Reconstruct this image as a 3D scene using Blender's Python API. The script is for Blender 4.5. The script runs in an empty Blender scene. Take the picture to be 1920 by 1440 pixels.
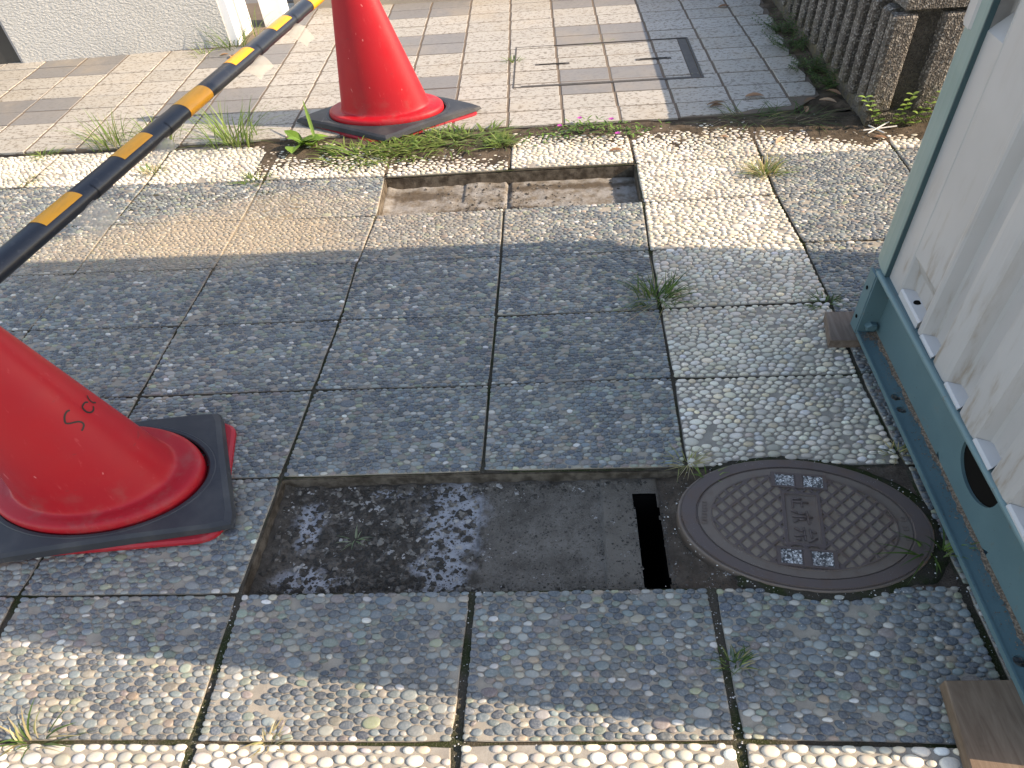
import bpy, math, random
import numpy as np
from mathutils import Vector, Matrix, noise as mnoise

rad = math.radians
scene = bpy.context.scene
# ------------------------------------------------------------------ camera
cd = bpy.data.cameras.new('camera')
cam = bpy.data.objects.new('camera', cd)
scene.collection.objects.link(cam)
cd.sensor_width = 36.0
cd.lens = 1280.0 / 1920.0 * 36.0
cd.clip_start = 0.02
cd.clip_end = 500.0
CAM = Vector((0.19611263, -1.31101588, 1.32851986))
YAW, PIT, ROL = 0.09889226, 0.78186199, -0.09621679
RC = Matrix.Rotation(YAW, 3, 'Z') @ Matrix.Rotation(PIT, 3, 'X') @ Matrix.Rotation(ROL, 3, 'Z')
cam.matrix_world = Matrix.Translation(CAM) @ RC.to_4x4()
scene.camera = cam
scene.render.resolution_x, scene.render.resolution_y = 1024, 768

# ------------------------------------------------------------------ sun and sky
SUN_DIR = Vector((-1.0, 0.115, -0.60)).normalized()
ELEV = math.asin(-SUN_DIR.z)
AZ = math.atan2(-SUN_DIR.x, -SUN_DIR.y)
world = bpy.data.worlds.new('World')
scene.world = world
world.use_nodes = True
wn = world.node_tree
for n in list(wn.nodes):
    wn.nodes.remove(n)
sky = wn.nodes.new('ShaderNodeTexSky')
sky.sky_type = 'NISHITA'
sky.sun_disc = False
sky.sun_elevation = ELEV
sky.sun_rotation = AZ
sky.air_density = 1.0
sky.dust_density = 0.8
sky.ozone_density = 1.0
bg = wn.nodes.new('ShaderNodeBackground')
bg.inputs['Strength'].default_value = 0.15
wo = wn.nodes.new('ShaderNodeOutputWorld')
wn.links.new(sky.outputs[0], bg.inputs['Color'])
wn.links.new(bg.outputs[0], wo.inputs['Surface'])
sd = bpy.data.lights.new('sun', 'SUN')
sd.energy = 2.85
sd.angle = rad(0.3)
sd.color = (1.0, 0.94, 0.84)
sun = bpy.data.objects.new('sun', sd)
scene.collection.objects.link(sun)
sun.rotation_euler = SUN_DIR.to_track_quat('-Z', 'Y').to_euler()
sun.location = (6, -1, 5)
scene.view_settings.view_transform = 'Standard'
scene.view_settings.look = 'None'
scene.view_settings.exposure = 1.55
scene.view_settings.gamma = 1.0
scene.view_settings.use_curve_mapping = False
scene.view_settings.use_white_balance = True
scene.view_settings.white_balance_temperature = 7900
scene.view_settings.white_balance_tint = 15
scene.render.engine = 'CYCLES'
try:
    scene.cycles.use_denoising = True
    scene.cycles.denoiser = 'OPENIMAGEDENOISE'
    scene.cycles.max_bounces = 6
except Exception:
    pass

KX = 1.65                      # the photo shows every plan shape this much wider than deep
rng = np.random.default_rng(7)
random.seed(7)

# ------------------------------------------------------------------ materials
class NT:
    def __init__(self, name):
        self.m = bpy.data.materials.new(name)
        self.m.use_nodes = True
        self.t = self.m.node_tree
        for n in list(self.t.nodes):
            self.t.nodes.remove(n)
        self.out = self.n('ShaderNodeOutputMaterial')
        self.b = self.n('ShaderNodeBsdfPrincipled')
        self.l(self.b.outputs[0], self.out.inputs['Surface'])

    def n(self, typ, **kw):
        nd = self.t.nodes.new(typ)
        for k, v in kw.items():
            setattr(nd, k, v)
        return nd

    def l(self, a, b):
        self.t.links.new(a, b)

    def put(self, sock, v):
        if isinstance(v, bpy.types.NodeSocket):
            self.l(v, sock)
        elif isinstance(v, (tuple, list)) and len(v) == 3 and sock.type == 'RGBA':
            sock.default_value = (*v, 1)
        else:
            sock.default_value = v

    def pos(self, obj=False):
        if obj:
            return self.n('ShaderNodeTexCoord').outputs['Object']
        return self.n('ShaderNodeNewGeometry').outputs['Position']

    def scale(self, vec, s):
        m = self.n('ShaderNodeVectorMath', operation='MULTIPLY')
        self.put(m.inputs[0], vec)
        m.inputs[1].default_value = s
        return m.outputs[0]

    def noise(self, vec, sc, det=4.0, rough=0.6, dist=0.0):
        nd = self.n('ShaderNodeTexNoise')
        self.put(nd.inputs['Vector'], vec)
        nd.inputs['Scale'].default_value = sc
        nd.inputs['Detail'].default_value = det
        nd.inputs['Roughness'].default_value = rough
        nd.inputs['Distortion'].default_value = dist
        return nd.outputs['Fac']

    def voro(self, vec, sc, feature='F1', out='Distance', rnd=1.0):
        nd = self.n('ShaderNodeTexVoronoi', feature=feature)
        self.put(nd.inputs['Vector'], vec)
        nd.inputs['Scale'].default_value = sc
        nd.inputs['Randomness'].default_value = rnd
        return nd.outputs[out]

    def ramp(self, fac, stops, interp='LINEAR'):
        nd = self.n('ShaderNodeValToRGB')
        nd.color_ramp.interpolation = interp
        el = nd.color_ramp.elements
        while len(el) < len(stops):
            el.new(0.5)
        for e, (p, c) in zip(el, stops):
            e.position = p
            e.color = (*c, 1) if len(c) == 3 else c
        self.put(nd.inputs['Fac'], fac)
        return nd.outputs['Color']

    def step(self, fac, a, b, lo=0.0, hi=1.0):
        nd = self.n('ShaderNodeMapRange')
        nd.interpolation_type = 'SMOOTHSTEP'
        self.put(nd.inputs['Value'], fac)
        nd.inputs['From Min'].default_value = a
        nd.inputs['From Max'].default_value = b
        nd.inputs['To Min'].default_value = lo
        nd.inputs['To Max'].default_value = hi
        return nd.outputs['Result']

    def math(self, op, a, b=0.0):
        nd = self.n('ShaderNodeMath', operation=op)
        self.put(nd.inputs[0], a)
        self.put(nd.inputs[1], b)
        return nd.outputs[0]

    def mix(self, fac, a, b, blend='MIX'):
        nd = self.n('ShaderNodeMix', data_type='RGBA', blend_type=blend)
        self.put(nd.inputs['Factor'], fac)
        self.put(nd.inputs['A'] if False else nd.inputs[6], a)
        self.put(nd.inputs[7], b)
        return nd.outputs[2]

    def attr(self, name, out='Color'):
        nd = self.n('ShaderNodeAttribute', attribute_name=name)
        return nd.outputs[out]

    def bump(self, height, strength, dist):
        nd = self.n('ShaderNodeBump')
        self.put(nd.inputs['Height'], height)
        nd.inputs['Strength'].default_value = strength
        nd.inputs['Distance'].default_value = dist
        self.l(nd.outputs[0], self.b.inputs['Normal'])

    def xyz(self, vec):
        nd = self.n('ShaderNodeSeparateXYZ')
        self.put(nd.inputs[0], vec)
        return nd.outputs

    def blob(self, pos, cx, cy, rx, ry, soft=0.35, amp=0.5, sc=5.0):
        """mask of one stain with a ragged outline, placed on the ground"""
        s = self.xyz(pos)
        dx = self.math('MULTIPLY', self.math('SUBTRACT', s[0], cx), 1.0 / rx)
        dy = self.math('MULTIPLY', self.math('SUBTRACT', s[1], cy), 1.0 / ry)
        d = self.math('SQRT', self.math('ADD', self.math('MULTIPLY', dx, dx), self.math('MULTIPLY', dy, dy)))
        nz = self.math('MULTIPLY', self.math('SUBTRACT', self.noise(pos, sc, 5.0), 0.5), amp * 2)
        return self.step(self.math('ADD', d, nz), 1.0 + soft, 1.0 - soft)

    def fin(self, color=None, rough=None, metal=None, spec=None):
        if color is not None:
            self.put(self.b.inputs['Base Color'], color)
        if rough is not None:
            self.put(self.b.inputs['Roughness'], rough)
        if metal is not None:
            self.put(self.b.inputs['Metallic'], metal)
        if spec is not None:
            self.put(self.b.inputs['Specular IOR Level'], spec)
        return self.m


MUD = (0.37, 0.295, 0.205)


def mud_mask(k, p):
    a = k.blob(p, -1.02, 0.78, 0.50, 0.19, 0.45, 0.55, 3.2)
    b = k.blob(p, -0.80, 0.99, 0.32, 0.10, 0.5, 0.6, 5.0)
    c = k.blob(p, -1.45, 0.72, 0.35, 0.16, 0.5, 0.6, 5.0)
    d = k.blob(p, -0.35, 0.80, 0.45, 0.16, 0.6, 0.8, 6.0)
    m = k.math('MAXIMUM', k.math('MULTIPLY', a, 0.92), k.math('MULTIPLY', b, 0.6))
    m = k.math('MAXIMUM', m, k.math('MULTIPLY', c, 0.6))
    return k.math('MAXIMUM', m, k.math('MULTIPLY', d, 0.35))


def make_pebble_mat(name, rough, film):
    k = NT(name)
    p = k.pos()
    col = k.attr('Col')
    nz = k.noise(p, 240.0, 3.0)
    col = k.mix(k.step(nz, 0.35, 0.75, 0.0, 0.35), col, (0.30, 0.29, 0.27))
    oi = k.n('ShaderNodeObjectInfo').outputs['Random']
    col = k.mix(1.0, col, k.ramp(k.step(k.noise(p, 2.6, 5), 0.3, 0.72), [(0, (1.12, 1.12, 1.11)), (1, (1.62, 1.60, 1.57))]), 'MULTIPLY')
    # thin grey film of dust, patchy
    dust = k.step(k.noise(p, 7.0, 5.0), 0.35, 0.72, film * 0.3, film * 1.5)
    col = k.mix(dust, col, (0.37, 0.335, 0.275))
    mud = mud_mask(k, p)
    col = k.mix(k.math('MULTIPLY', k.math('MULTIPLY', mud, k.step(k.noise(p, 60, 5), 0.22, 0.60, 0.4, 1.0)), 0.85), col, MUD)
    k.bump(nz, 0.25, 0.001)
    return k.fin(col, rough, spec=0.35)


def make_mortar(name, base, base2):
    k = NT(name)
    p = k.pos()
    a = k.noise(p, 26.0, 6.0)
    g = k.noise(p, 600.0, 2.0)
    col = k.mix(k.step(a, 0.3, 0.7), base, base2)
    col = k.mix(k.step(g, 0.4, 0.8, 0.0, 0.5), col, (0.20, 0.17, 0.14))
    mud = mud_mask(k, p)
    col = k.mix(k.math('MULTIPLY', mud, 0.85), col, MUD)
    k.bump(g, 0.5, 0.0015)
    return k.fin(col, 0.9, spec=0.2)


M = {}
M['pebble_dark'] = make_pebble_mat('dark_pebble_stone', 0.50, 0.15)
M['pebble_white'] = make_pebble_mat('white_pebble_stone', 0.55, 0.08)
M['mortar_dark'] = make_mortar('exposed_mortar', (0.36, 0.315, 0.25), (0.27, 0.24, 0.195))
M['mortar_white'] = make_mortar('pale_mortar', (0.37, 0.335, 0.28), (0.27, 0.24, 0.20))

k = NT('dirty_slab_edge')
p = k.pos()
a = k.noise(p, 30, 6)
k.bump(k.noise(p, 160, 4), 0.8, 0.004)
M['slab_side'] = k.fin(k.mix(k.step(a, 0.35, 0.68), (0.062, 0.048, 0.035), (0.165, 0.135, 0.102)), 0.95, spec=0.1)

k = NT('mossy_joint_soil')
p = k.pos()
a = k.noise(p, 9, 6)
b = k.noise(p, 320, 3)
col = k.mix(k.step(a, 0.42, 0.6), (0.085, 0.072, 0.055), (0.040, 0.048, 0.020))
col = k.mix(k.step(b, 0.52, 0.75, 0, 0.7), col, (0.20, 0.175, 0.14))
col = k.mix(mud_mask(k, p), col, MUD)
k.bump(b, 1.0, 0.004)
M['joint'] = k.fin(col, 1.0, spec=0.05)

k = NT('ground_asphalt')
p = k.pos()
k.bump(k.noise(p, 120, 4), 0.6, 0.004)
M['ground'] = k.fin(k.mix(k.noise(p, 3, 5), (0.10, 0.095, 0.09), (0.18, 0.17, 0.16)), 0.95)

k = NT('dark_pit_soil')
p = k.pos()
s = k.xyz(p)
a = k.noise(p, 42, 6, 0.7)
b = k.noise(p, 330, 3)
rub = k.mix(k.step(a, 0.35, 0.7), (0.090, 0.077, 0.063), (0.170, 0.146, 0.119))
rub = k.mix(k.step(b, 0.52, 0.8, 0, 0.5), rub, (0.17, 0.15, 0.12))
smo = k.mix(k.step(k.noise(p, 18, 6), 0.35, 0.7), (0.165, 0.144, 0.119), (0.24, 0.212, 0.178))
smo = k.mix(k.step(b, 0.50, 0.72, 0, 0.75), smo, (0.27, 0.245, 0.21))
smo = k.mix(k.step(k.noise(p, 160, 3), 0.52, 0.7, 0, 0.6), smo, (0.06, 0.05, 0.04))
red = k.mix(k.step(a, 0.35, 0.7), (0.11, 0.082, 0.062), (0.165, 0.13, 0.10))
right = k.step(k.math('ADD', s[0], k.math('MULTIPLY', k.math('SUBTRACT', a, 0.5), 0.10)), -0.01, 0.02)
col = k.mix(right, rub, smo)
col = k.mix(k.step(s[0], 0.285, 0.295), col, k.mix(k.step(s[0], 0.40, 0.44), (0.215, 0.187, 0.153), red))
col = k.mix(k.step(k.noise(p, 11, 6), 0.40, 0.66, 0, 0.45), col, (0.055, 0.045, 0.036))
# lime left from the old bedding: pale patches with their own outlines
nzl = k.noise(p, 34, 8, 0.72)
def lime(cx, cy, rx, ry):
    return k.blob(p, cx, cy, rx, ry, 0.35, 0.85, 24.0)
lm = k.math('MAXIMUM', lime(-0.070, -0.40, 0.072, 0.115), lime(-0.080, -0.53, 0.060, 0.065))
lm = k.math('MAXIMUM', lm, k.math('MAXIMUM', lime(-0.385, -0.562, 0.070, 0.032), lime(-0.415, -0.415, 0.036, 0.06)))
lm = k.math('MAXIMUM', lm, lime(-0.23, -0.325, 0.05, 0.010))
lm = k.math('MULTIPLY', lm, k.step(nzl, 0.33, 0.47))
col = k.mix(k.math('MULTIPLY', lm, 0.9), col, (0.47, 0.47, 0.48))
k.bump(k.math('ADD', b, a), 1.0, 0.006)
M['pit_dark'] = k.fin(col, 1.0, spec=0.05)

k = NT('sandy_pit_bed')
p = k.pos()
a = k.noise(p, 24, 7, 0.7)
b = k.noise(p, 400, 3)
col = k.mix(k.step(a, 0.35, 0.65), (0.20, 0.165, 0.125), (0.34, 0.32, 0.29))
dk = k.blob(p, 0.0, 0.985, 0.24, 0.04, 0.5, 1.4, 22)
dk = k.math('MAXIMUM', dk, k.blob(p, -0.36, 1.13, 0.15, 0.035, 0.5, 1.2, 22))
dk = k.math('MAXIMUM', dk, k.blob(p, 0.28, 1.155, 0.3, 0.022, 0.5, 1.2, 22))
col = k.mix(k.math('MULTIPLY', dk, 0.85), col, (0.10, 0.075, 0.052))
pl = k.blob(p, -0.33, 0.93, 0.16, 0.05, 0.5, 1.1, 20)
col = k.mix(k.math('MULTIPLY', pl, 0.7), col, (0.46, 0.45, 0.43))
col = k.mix(k.step(b, 0.55, 0.8, 0, 0.5), col, (0.10, 0.085, 0.07))
k.bump(k.math('ADD', a, b), 1.0, 0.005)
M['pit_sandy'] = k.fin(col, 1.0, spec=0.05)

k = NT('verge_soil')
p = k.pos()
a = k.noise(p, 14, 7, 0.7)
b = k.noise(p, 300, 3)
col = k.mix(k.step(a, 0.35, 0.7), (0.060, 0.047, 0.034), (0.150, 0.115, 0.083))
col = k.mix(k.step(b, 0.55, 0.8, 0, 0.5), col, (0.22, 0.18, 0.14))
k.bump(k.math('ADD', a, b), 1.0, 0.006)
M['soil'] = k.fin(col, 1.0, spec=0.05)

k = NT('black_void')
M['void'] = k.fin((0.012, 0.011, 0.010), 1.0, spec=0.0)


def tile_mat(name, c1, c2, speck, spd):
    k = NT(name)
    p = k.pos()
    oi = k.n('ShaderNodeObjectInfo').outputs['Random']
    v = k.noise(k.scale(p, (0.62, 1.0, 1.0)), 82, 3.0, 0.7)
    big = k.noise(p, 2.2, 5)
    col = k.mix(oi, c1, c2)
    col = k.mix(k.step(v, 0.535, 0.60, 0, spd), col, speck)
    col = k.mix(k.step(big, 0.45, 0.75, 0, 0.35), col, (0.40, 0.31, 0.20))
    grime = k.noise(p, 14, 6)
    col = k.mix(k.step(grime, 0.55, 0.8, 0, 0.4), col, (0.33, 0.29, 0.24))
    k.bump(v, 0.35, 0.0015)
    return k.fin(col, 0.62, spec=0.35)


M['tile_cream'] = tile_mat('cream_speckled_tile', (0.395, 0.365, 0.315), (0.355, 0.328, 0.28), (0.16, 0.135, 0.105), 0.85)
M['tile_grey'] = tile_mat('grey_tile', (0.21, 0.20, 0.187), (0.185, 0.177, 0.167), (0.15, 0.14, 0.13), 0.6)
k = NT('brown_grout')
p = k.pos()
M['grout'] = k.fin(k.mix(k.noise(p, 8, 6), (0.115, 0.088, 0.066), (0.20, 0.16, 0.125)), 0.95, spec=0.1)
k = NT('worn_steel_trim')
p = k.pos()
M['steel'] = k.fin(k.mix(k.noise(p, 40, 5), (0.05, 0.045, 0.04), (0.12, 0.105, 0.09)), 0.7, 0.3)

k = NT('rough_plaster')
p = k.pos(True)
q = k.n('ShaderNodeMapping')
k.put(q.inputs['Vector'], p)
q.inputs['Rotation'].default_value = (0, rad(28), 0)
q.inputs['Scale'].default_value = (0.62, 1.0, 1.2)
a = k.noise(q.outputs[0], 95, 2, 0.5, 0.2)
big = k.noise(p, 2.0, 4)
col = k.mix(k.step(big, 0.35, 0.7), (0.52, 0.505, 0.47), (0.465, 0.45, 0.415))
k.bump(a, 1.0, 0.0075)
M['plaster'] = k.fin(col, 0.85, spec=0.2)
k = NT('white_gate_paint')
p = k.pos()
M['white_paint'] = k.fin(k.mix(k.step(k.noise(p, 15, 6), 0.55, 0.75, 0, 0.5), (0.80, 0.79, 0.77), (0.55, 0.48, 0.42)), 0.5)
k = NT('groove_shade_and_trim')
M['groove'] = k.fin((0.30, 0.29, 0.29), 0.6)  # grey puts the post groove's shade into its colour; edge trim shares it
k = NT('dark_polished_tile')
M['dark_tile'] = k.fin((0.045, 0.045, 0.043), 0.35)
k = NT('beige_step_concrete')
p = k.pos()
M['step'] = k.fin(k.mix(k.noise(p, 20, 5), (0.45, 0.38, 0.29), (0.36, 0.30, 0.23)), 0.9)


def plastic_red(name, c1, c2):
    k = NT(name)
    p = k.pos(True)
    a = k.noise(p, 5.0, 5)
    fine = k.noise(k.scale(p, (1, 1, 0.25)), 90, 4)
    scr = k.noise(k.scale(p, (1.0, 0.15, 0.6)), 55, 2)
    col = k.mix(k.step(a, 0.35, 0.7), c1, c2)
    col = k.mix(k.step(fine, 0.62, 0.8, 0, 0.25), col, (0.72, 0.16, 0.16))
    col = k.mix(k.step(scr, 0.73, 0.76, 0, 0.45), col, (0.75, 0.28, 0.26))
    z_ = k.xyz(k.pos())[2]
    gr = k.math('MULTIPLY', k.step(k.noise(p, 16, 6, 0.7), 0.46, 0.72), k.step(z_, 0.20, 0.03, 0.06, 0.38))
    col = k.mix(gr, col, (0.24, 0.10, 0.085))
    sc2 = k.noise(k.scale(p, (0.5, 0.5, 1.6)), 34, 2)
    col = k.mix(k.step(sc2, 0.72, 0.745, 0, 0.35), col, (0.14, 0.03, 0.03))
    k.bump(fine, 0.06, 0.001)
    return k.fin(col, k.step(a, 0.3, 0.7, 0.42, 0.55), spec=0.35)


M['cone_red'] = plastic_red('red_cone_plastic', (0.42, 0.006, 0.013), (0.38, 0.007, 0.015))
M['cone_base_red'] = plastic_red('red_base_plastic', (0.40, 0.014, 0.022), (0.33, 0.016, 0.025))
k = NT('black_rubber')
p = k.pos(True)
a = k.noise(p, 9, 6)
sc = k.noise(k.scale(p, (1, .1, 1)), 60, 3)
col = k.mix(k.step(a, 0.4, 0.75), (0.030, 0.032, 0.037), (0.060, 0.060, 0.060))
col = k.mix(k.step(sc, 0.66, 0.74, 0, 0.4), col, (0.16, 0.155, 0.15))
k.bump(k.noise(p, 200, 3), 0.15, 0.001)
M['rubber'] = k.fin(col, 0.52, spec=0.35)
k = NT('black_marker_ink')
M['ink'] = k.fin((0.012, 0.004, 0.004), 0.5)

k = NT('black_pole_plastic')
p = k.pos()
M['pole_black'] = k.fin(k.mix(k.step(k.noise(p, 60, 5), 0.55, 0.8, 0, .5), (0.012, 0.014, 0.020), (0.075, 0.073, 0.072)), 0.36)
k = NT('yellow_band_film')
p = k.pos()
M['pole_yellow'] = k.fin(k.mix(k.step(k.noise(k.scale(p, (1, .3, 1)), 60, 4), 0.4, 0.75), (0.80, 0.33, 0.012), (0.66, 0.28, 0.02)), 0.38)
k = NT('clear_tape')
tr = k.n('ShaderNodeBsdfTransparent')
tr.inputs[0].default_value = (0.93, 0.91, 0.86, 1)
tl = k.n('ShaderNodeBsdfTranslucent')
tl.inputs[0].default_value = (0.55, 0.50, 0.42, 1)
mx0 = k.n('ShaderNodeMixShader')
mx0.inputs[0].default_value = 0.35
k.fin(k.mix(k.noise(k.pos(), 45, 4), (0.42, 0.40, 0.36), (0.60, 0.56, 0.48)), 0.25)
k.l(k.b.outputs[0], mx0.inputs[1])
k.l(tl.outputs[0], mx0.inputs[2])
mx = k.n('ShaderNodeMixShader')
mx.inputs[0].default_value = 0.52
k.l(tr.outputs[0], mx.inputs[1])
k.l(mx0.outputs[0], mx.inputs[2])
k.l(mx.outputs[0], k.out.inputs['Surface'])
M['tape'] = k.m


def paint(name, c1, c2, chip, rough=0.42, rust=0.0):
    k = NT(name)
    p = k.pos()
    a = k.noise(p, 6, 5)
    c = k.noise(p, 130, 3)
    d = k.noise(p, 420, 2)
    col = k.mix(k.step(a, 0.35, 0.7), c1, c2)
    col = k.mix(k.step(c, 0.69, 0.73, 0, 0.75), col, chip)
    col = k.mix(k.step(d, 0.70, 0.78, 0, 0.5), col, (0.26, 0.28, 0.27))
    if rust:
        r_ = k.noise(p, 24, 7, 0.72)
        col = k.mix(k.step(r_, 0.60, 0.70, 0, rust), col, (0.16, 0.115, 0.085))
        col = k.mix(k.step(r_, 0.66, 0.72, 0, rust), col, (0.10, 0.055, 0.035))
    k.bump(c, 0.08, 0.001)
    return k.fin(col, rough, spec=0.4)


M['teal'] = paint('teal_steel_paint', (0.086, 0.152, 0.166), (0.100, 0.172, 0.184), (0.06, 0.07, 0.065), rust=0.55)
M['teal_dark'] = paint('dark_teal_trim', (0.035, 0.075, 0.082), (0.045, 0.09, 0.095), (0.02, 0.03, 0.03))
M['teal_worn'] = paint('worn_teal_edge', (0.125, 0.205, 0.215), (0.145, 0.225, 0.23), (0.05, 0.045, 0.04), rust=0.9)
M['post_green'] = paint('faded_green_paint', (0.22, 0.29, 0.265), (0.19, 0.26, 0.235), (0.30, 0.33, 0.30), 0.5)
k = NT('white_panel_plastic')
p = k.pos()
s = k.xyz(p)
a = k.noise(k.scale(p, (1.5, 1.5, 0.32)), 22, 6)
low = k.step(s[2], 0.62, 0.24)
col = k.mix(k.step(k.noise(p, 3, 4), 0.3, 0.7), (0.46, 0.44, 0.42), (0.415, 0.395, 0.375))
st = k.math('MULTIPLY', k.step(a, 0.50, 0.72), k.math('ADD', k.math('MULTIPLY', low, 0.75), 0.10))
col = k.mix(st, col, (0.27, 0.20, 0.135))
k.bump(k.noise(p, 90, 3), 0.04, 0.002)
M['panel'] = k.fin(col, 0.42, spec=0.4)
k = NT('cream_foot_plastic')
M['foot'] = k.fin((0.50, 0.49, 0.48), 0.4)
k = NT('rusty_grit_dirt')
p = k.pos()
M['grit'] = k.fin(k.mix(k.step(k.noise(p, 220, 4), 0.4, 0.65), (0.13, 0.095, 0.07), (0.30, 0.225, 0.165)), 1.0, spec=0.05)
k = NT('white_grains')
M['grain'] = k.fin((0.62, 0.60, 0.56), 0.6)


def wood(name, c1, c2, ang):
    k = NT(name)
    p = k.pos()
    q = k.n('ShaderNodeMapping')
    k.put(q.inputs['Vector'], p)
    q.inputs['Rotation'].default_value = (0, 0, ang)
    q.inputs['Scale'].default_value = (1.0, 0.10, 1.0)
    g = k.noise(q.outputs[0], 60, 6, 0.65, 0.6)
    b = k.noise(p, 12, 5)
    col = k.mix(k.step(g, 0.35, 0.68), c1, c2)
    col = k.mix(k.step(b, 0.5, 0.72, 0, 0.65), col, tuple(x * 0.55 for x in c1))
    k.bump(g, 0.35, 0.002)
    return k.fin(col, 0.8, spec=0.15)


M['wood'] = wood('weathered_board', (0.145, 0.098, 0.066), (0.215, 0.152, 0.105), rad(4))
M['wood2'] = wood('grey_brown_board', (0.135, 0.100, 0.078), (0.20, 0.155, 0.125), rad(86))

k = NT('rusty_cast_iron')
p = k.pos()
dust = k.attr('Col')
a = k.noise(p, 30, 6)
g = k.noise(p, 380, 3)
col = k.mix(k.xyz(dust)[0], (0.105, 0.080, 0.074), (0.265, 0.212, 0.158))
col = k.mix(k.step(a, 0.45, 0.75, 0, 0.45), col, (0.125, 0.075, 0.05))
wgt = k.math('MULTIPLY', k.step(g, 0.64, 0.72), k.step(k.noise(p, 13, 5), 0.50, 0.66))
col = k.mix(k.math('MULTIPLY', wgt, 0.85), col, (0.52, 0.50, 0.46))
k.bump(g, 0.45, 0.0012)
M['iron'] = k.fin(col, 0.6, 0.25, 0.4)
k = NT('glitter_aggregate')
p = k.pos()
v = k.voro(p, 330, out='Color')
M['glitter'] = k.fin(k.ramp(k.xyz(v)[0], [(0.0, (0.05, 0.05, 0.05)), (0.40, (0.22, 0.215, 0.205)), (0.66, (0.40, 0.39, 0.37)), (0.86, (0.70, 0.69, 0.66))], 'CONSTANT'), 0.4)


def aggregate(name, c1, c2, lt, amt, moss):
    k = NT(name)
    p = k.pos()
    v = k.voro(p, 165, out='Color')
    d = k.voro(p, 165)
    a = k.noise(p, 7, 6)
    col = k.mix(k.step(a, 0.35, 0.7), c1, c2)
    x = k.xyz(v)
    col = k.mix(k.step(x[0], 0.62, 0.9, 0, amt), col, lt)
    col = k.mix(k.step(x[1], 0.6, 0.95, 0, 0.7), col, (0.035, 0.03, 0.027))
    s = k.xyz(p)
    lo = k.math('MULTIPLY', k.step(s[2], 0.20, 0.02), k.step(k.noise(p, 25, 5), 0.4, 0.65))
    col = k.mix(k.math('MULTIPLY', lo, moss), col, (0.115, 0.095, 0.045))
    k.bump(d, 1.0, 0.004)
    return k.fin(col, 0.75, spec=0.35)


M['planter_rib'] = aggregate('exposed_aggregate', (0.078, 0.066, 0.055), (0.122, 0.106, 0.09), (0.36, 0.335, 0.30), 0.65, 0.7)
M['planter_core'] = aggregate('dark_concrete', (0.065, 0.058, 0.047), (0.105, 0.092, 0.075), (0.17, 0.155, 0.13), 0.3, 0.8)  # core and plinth: darker than the ribs, fewer pale grains


def leafmat(name, rough=0.5, trans=0.35):
    k = NT(name)
    col = k.attr('Col')
    k.fin(col, rough, spec=0.3)
    tl = k.n('ShaderNodeBsdfTranslucent')
    k.l(col, tl.inputs[0])
    mx = k.n('ShaderNodeMixShader')
    mx.inputs[0].default_value = trans
    k.l(k.b.outputs[0], mx.inputs[1])
    k.l(tl.outputs[0], mx.inputs[2])
    k.l(mx.outputs[0], k.out.inputs['Surface'])
    return k.m


M['leaf'] = leafmat('grass_blade')
M['dry'] = leafmat('dry_leaf', 0.7, 0.2)

# ------------------------------------------------------------------ mesh helpers
COL = scene.collection
ORIGIN = {}


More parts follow.
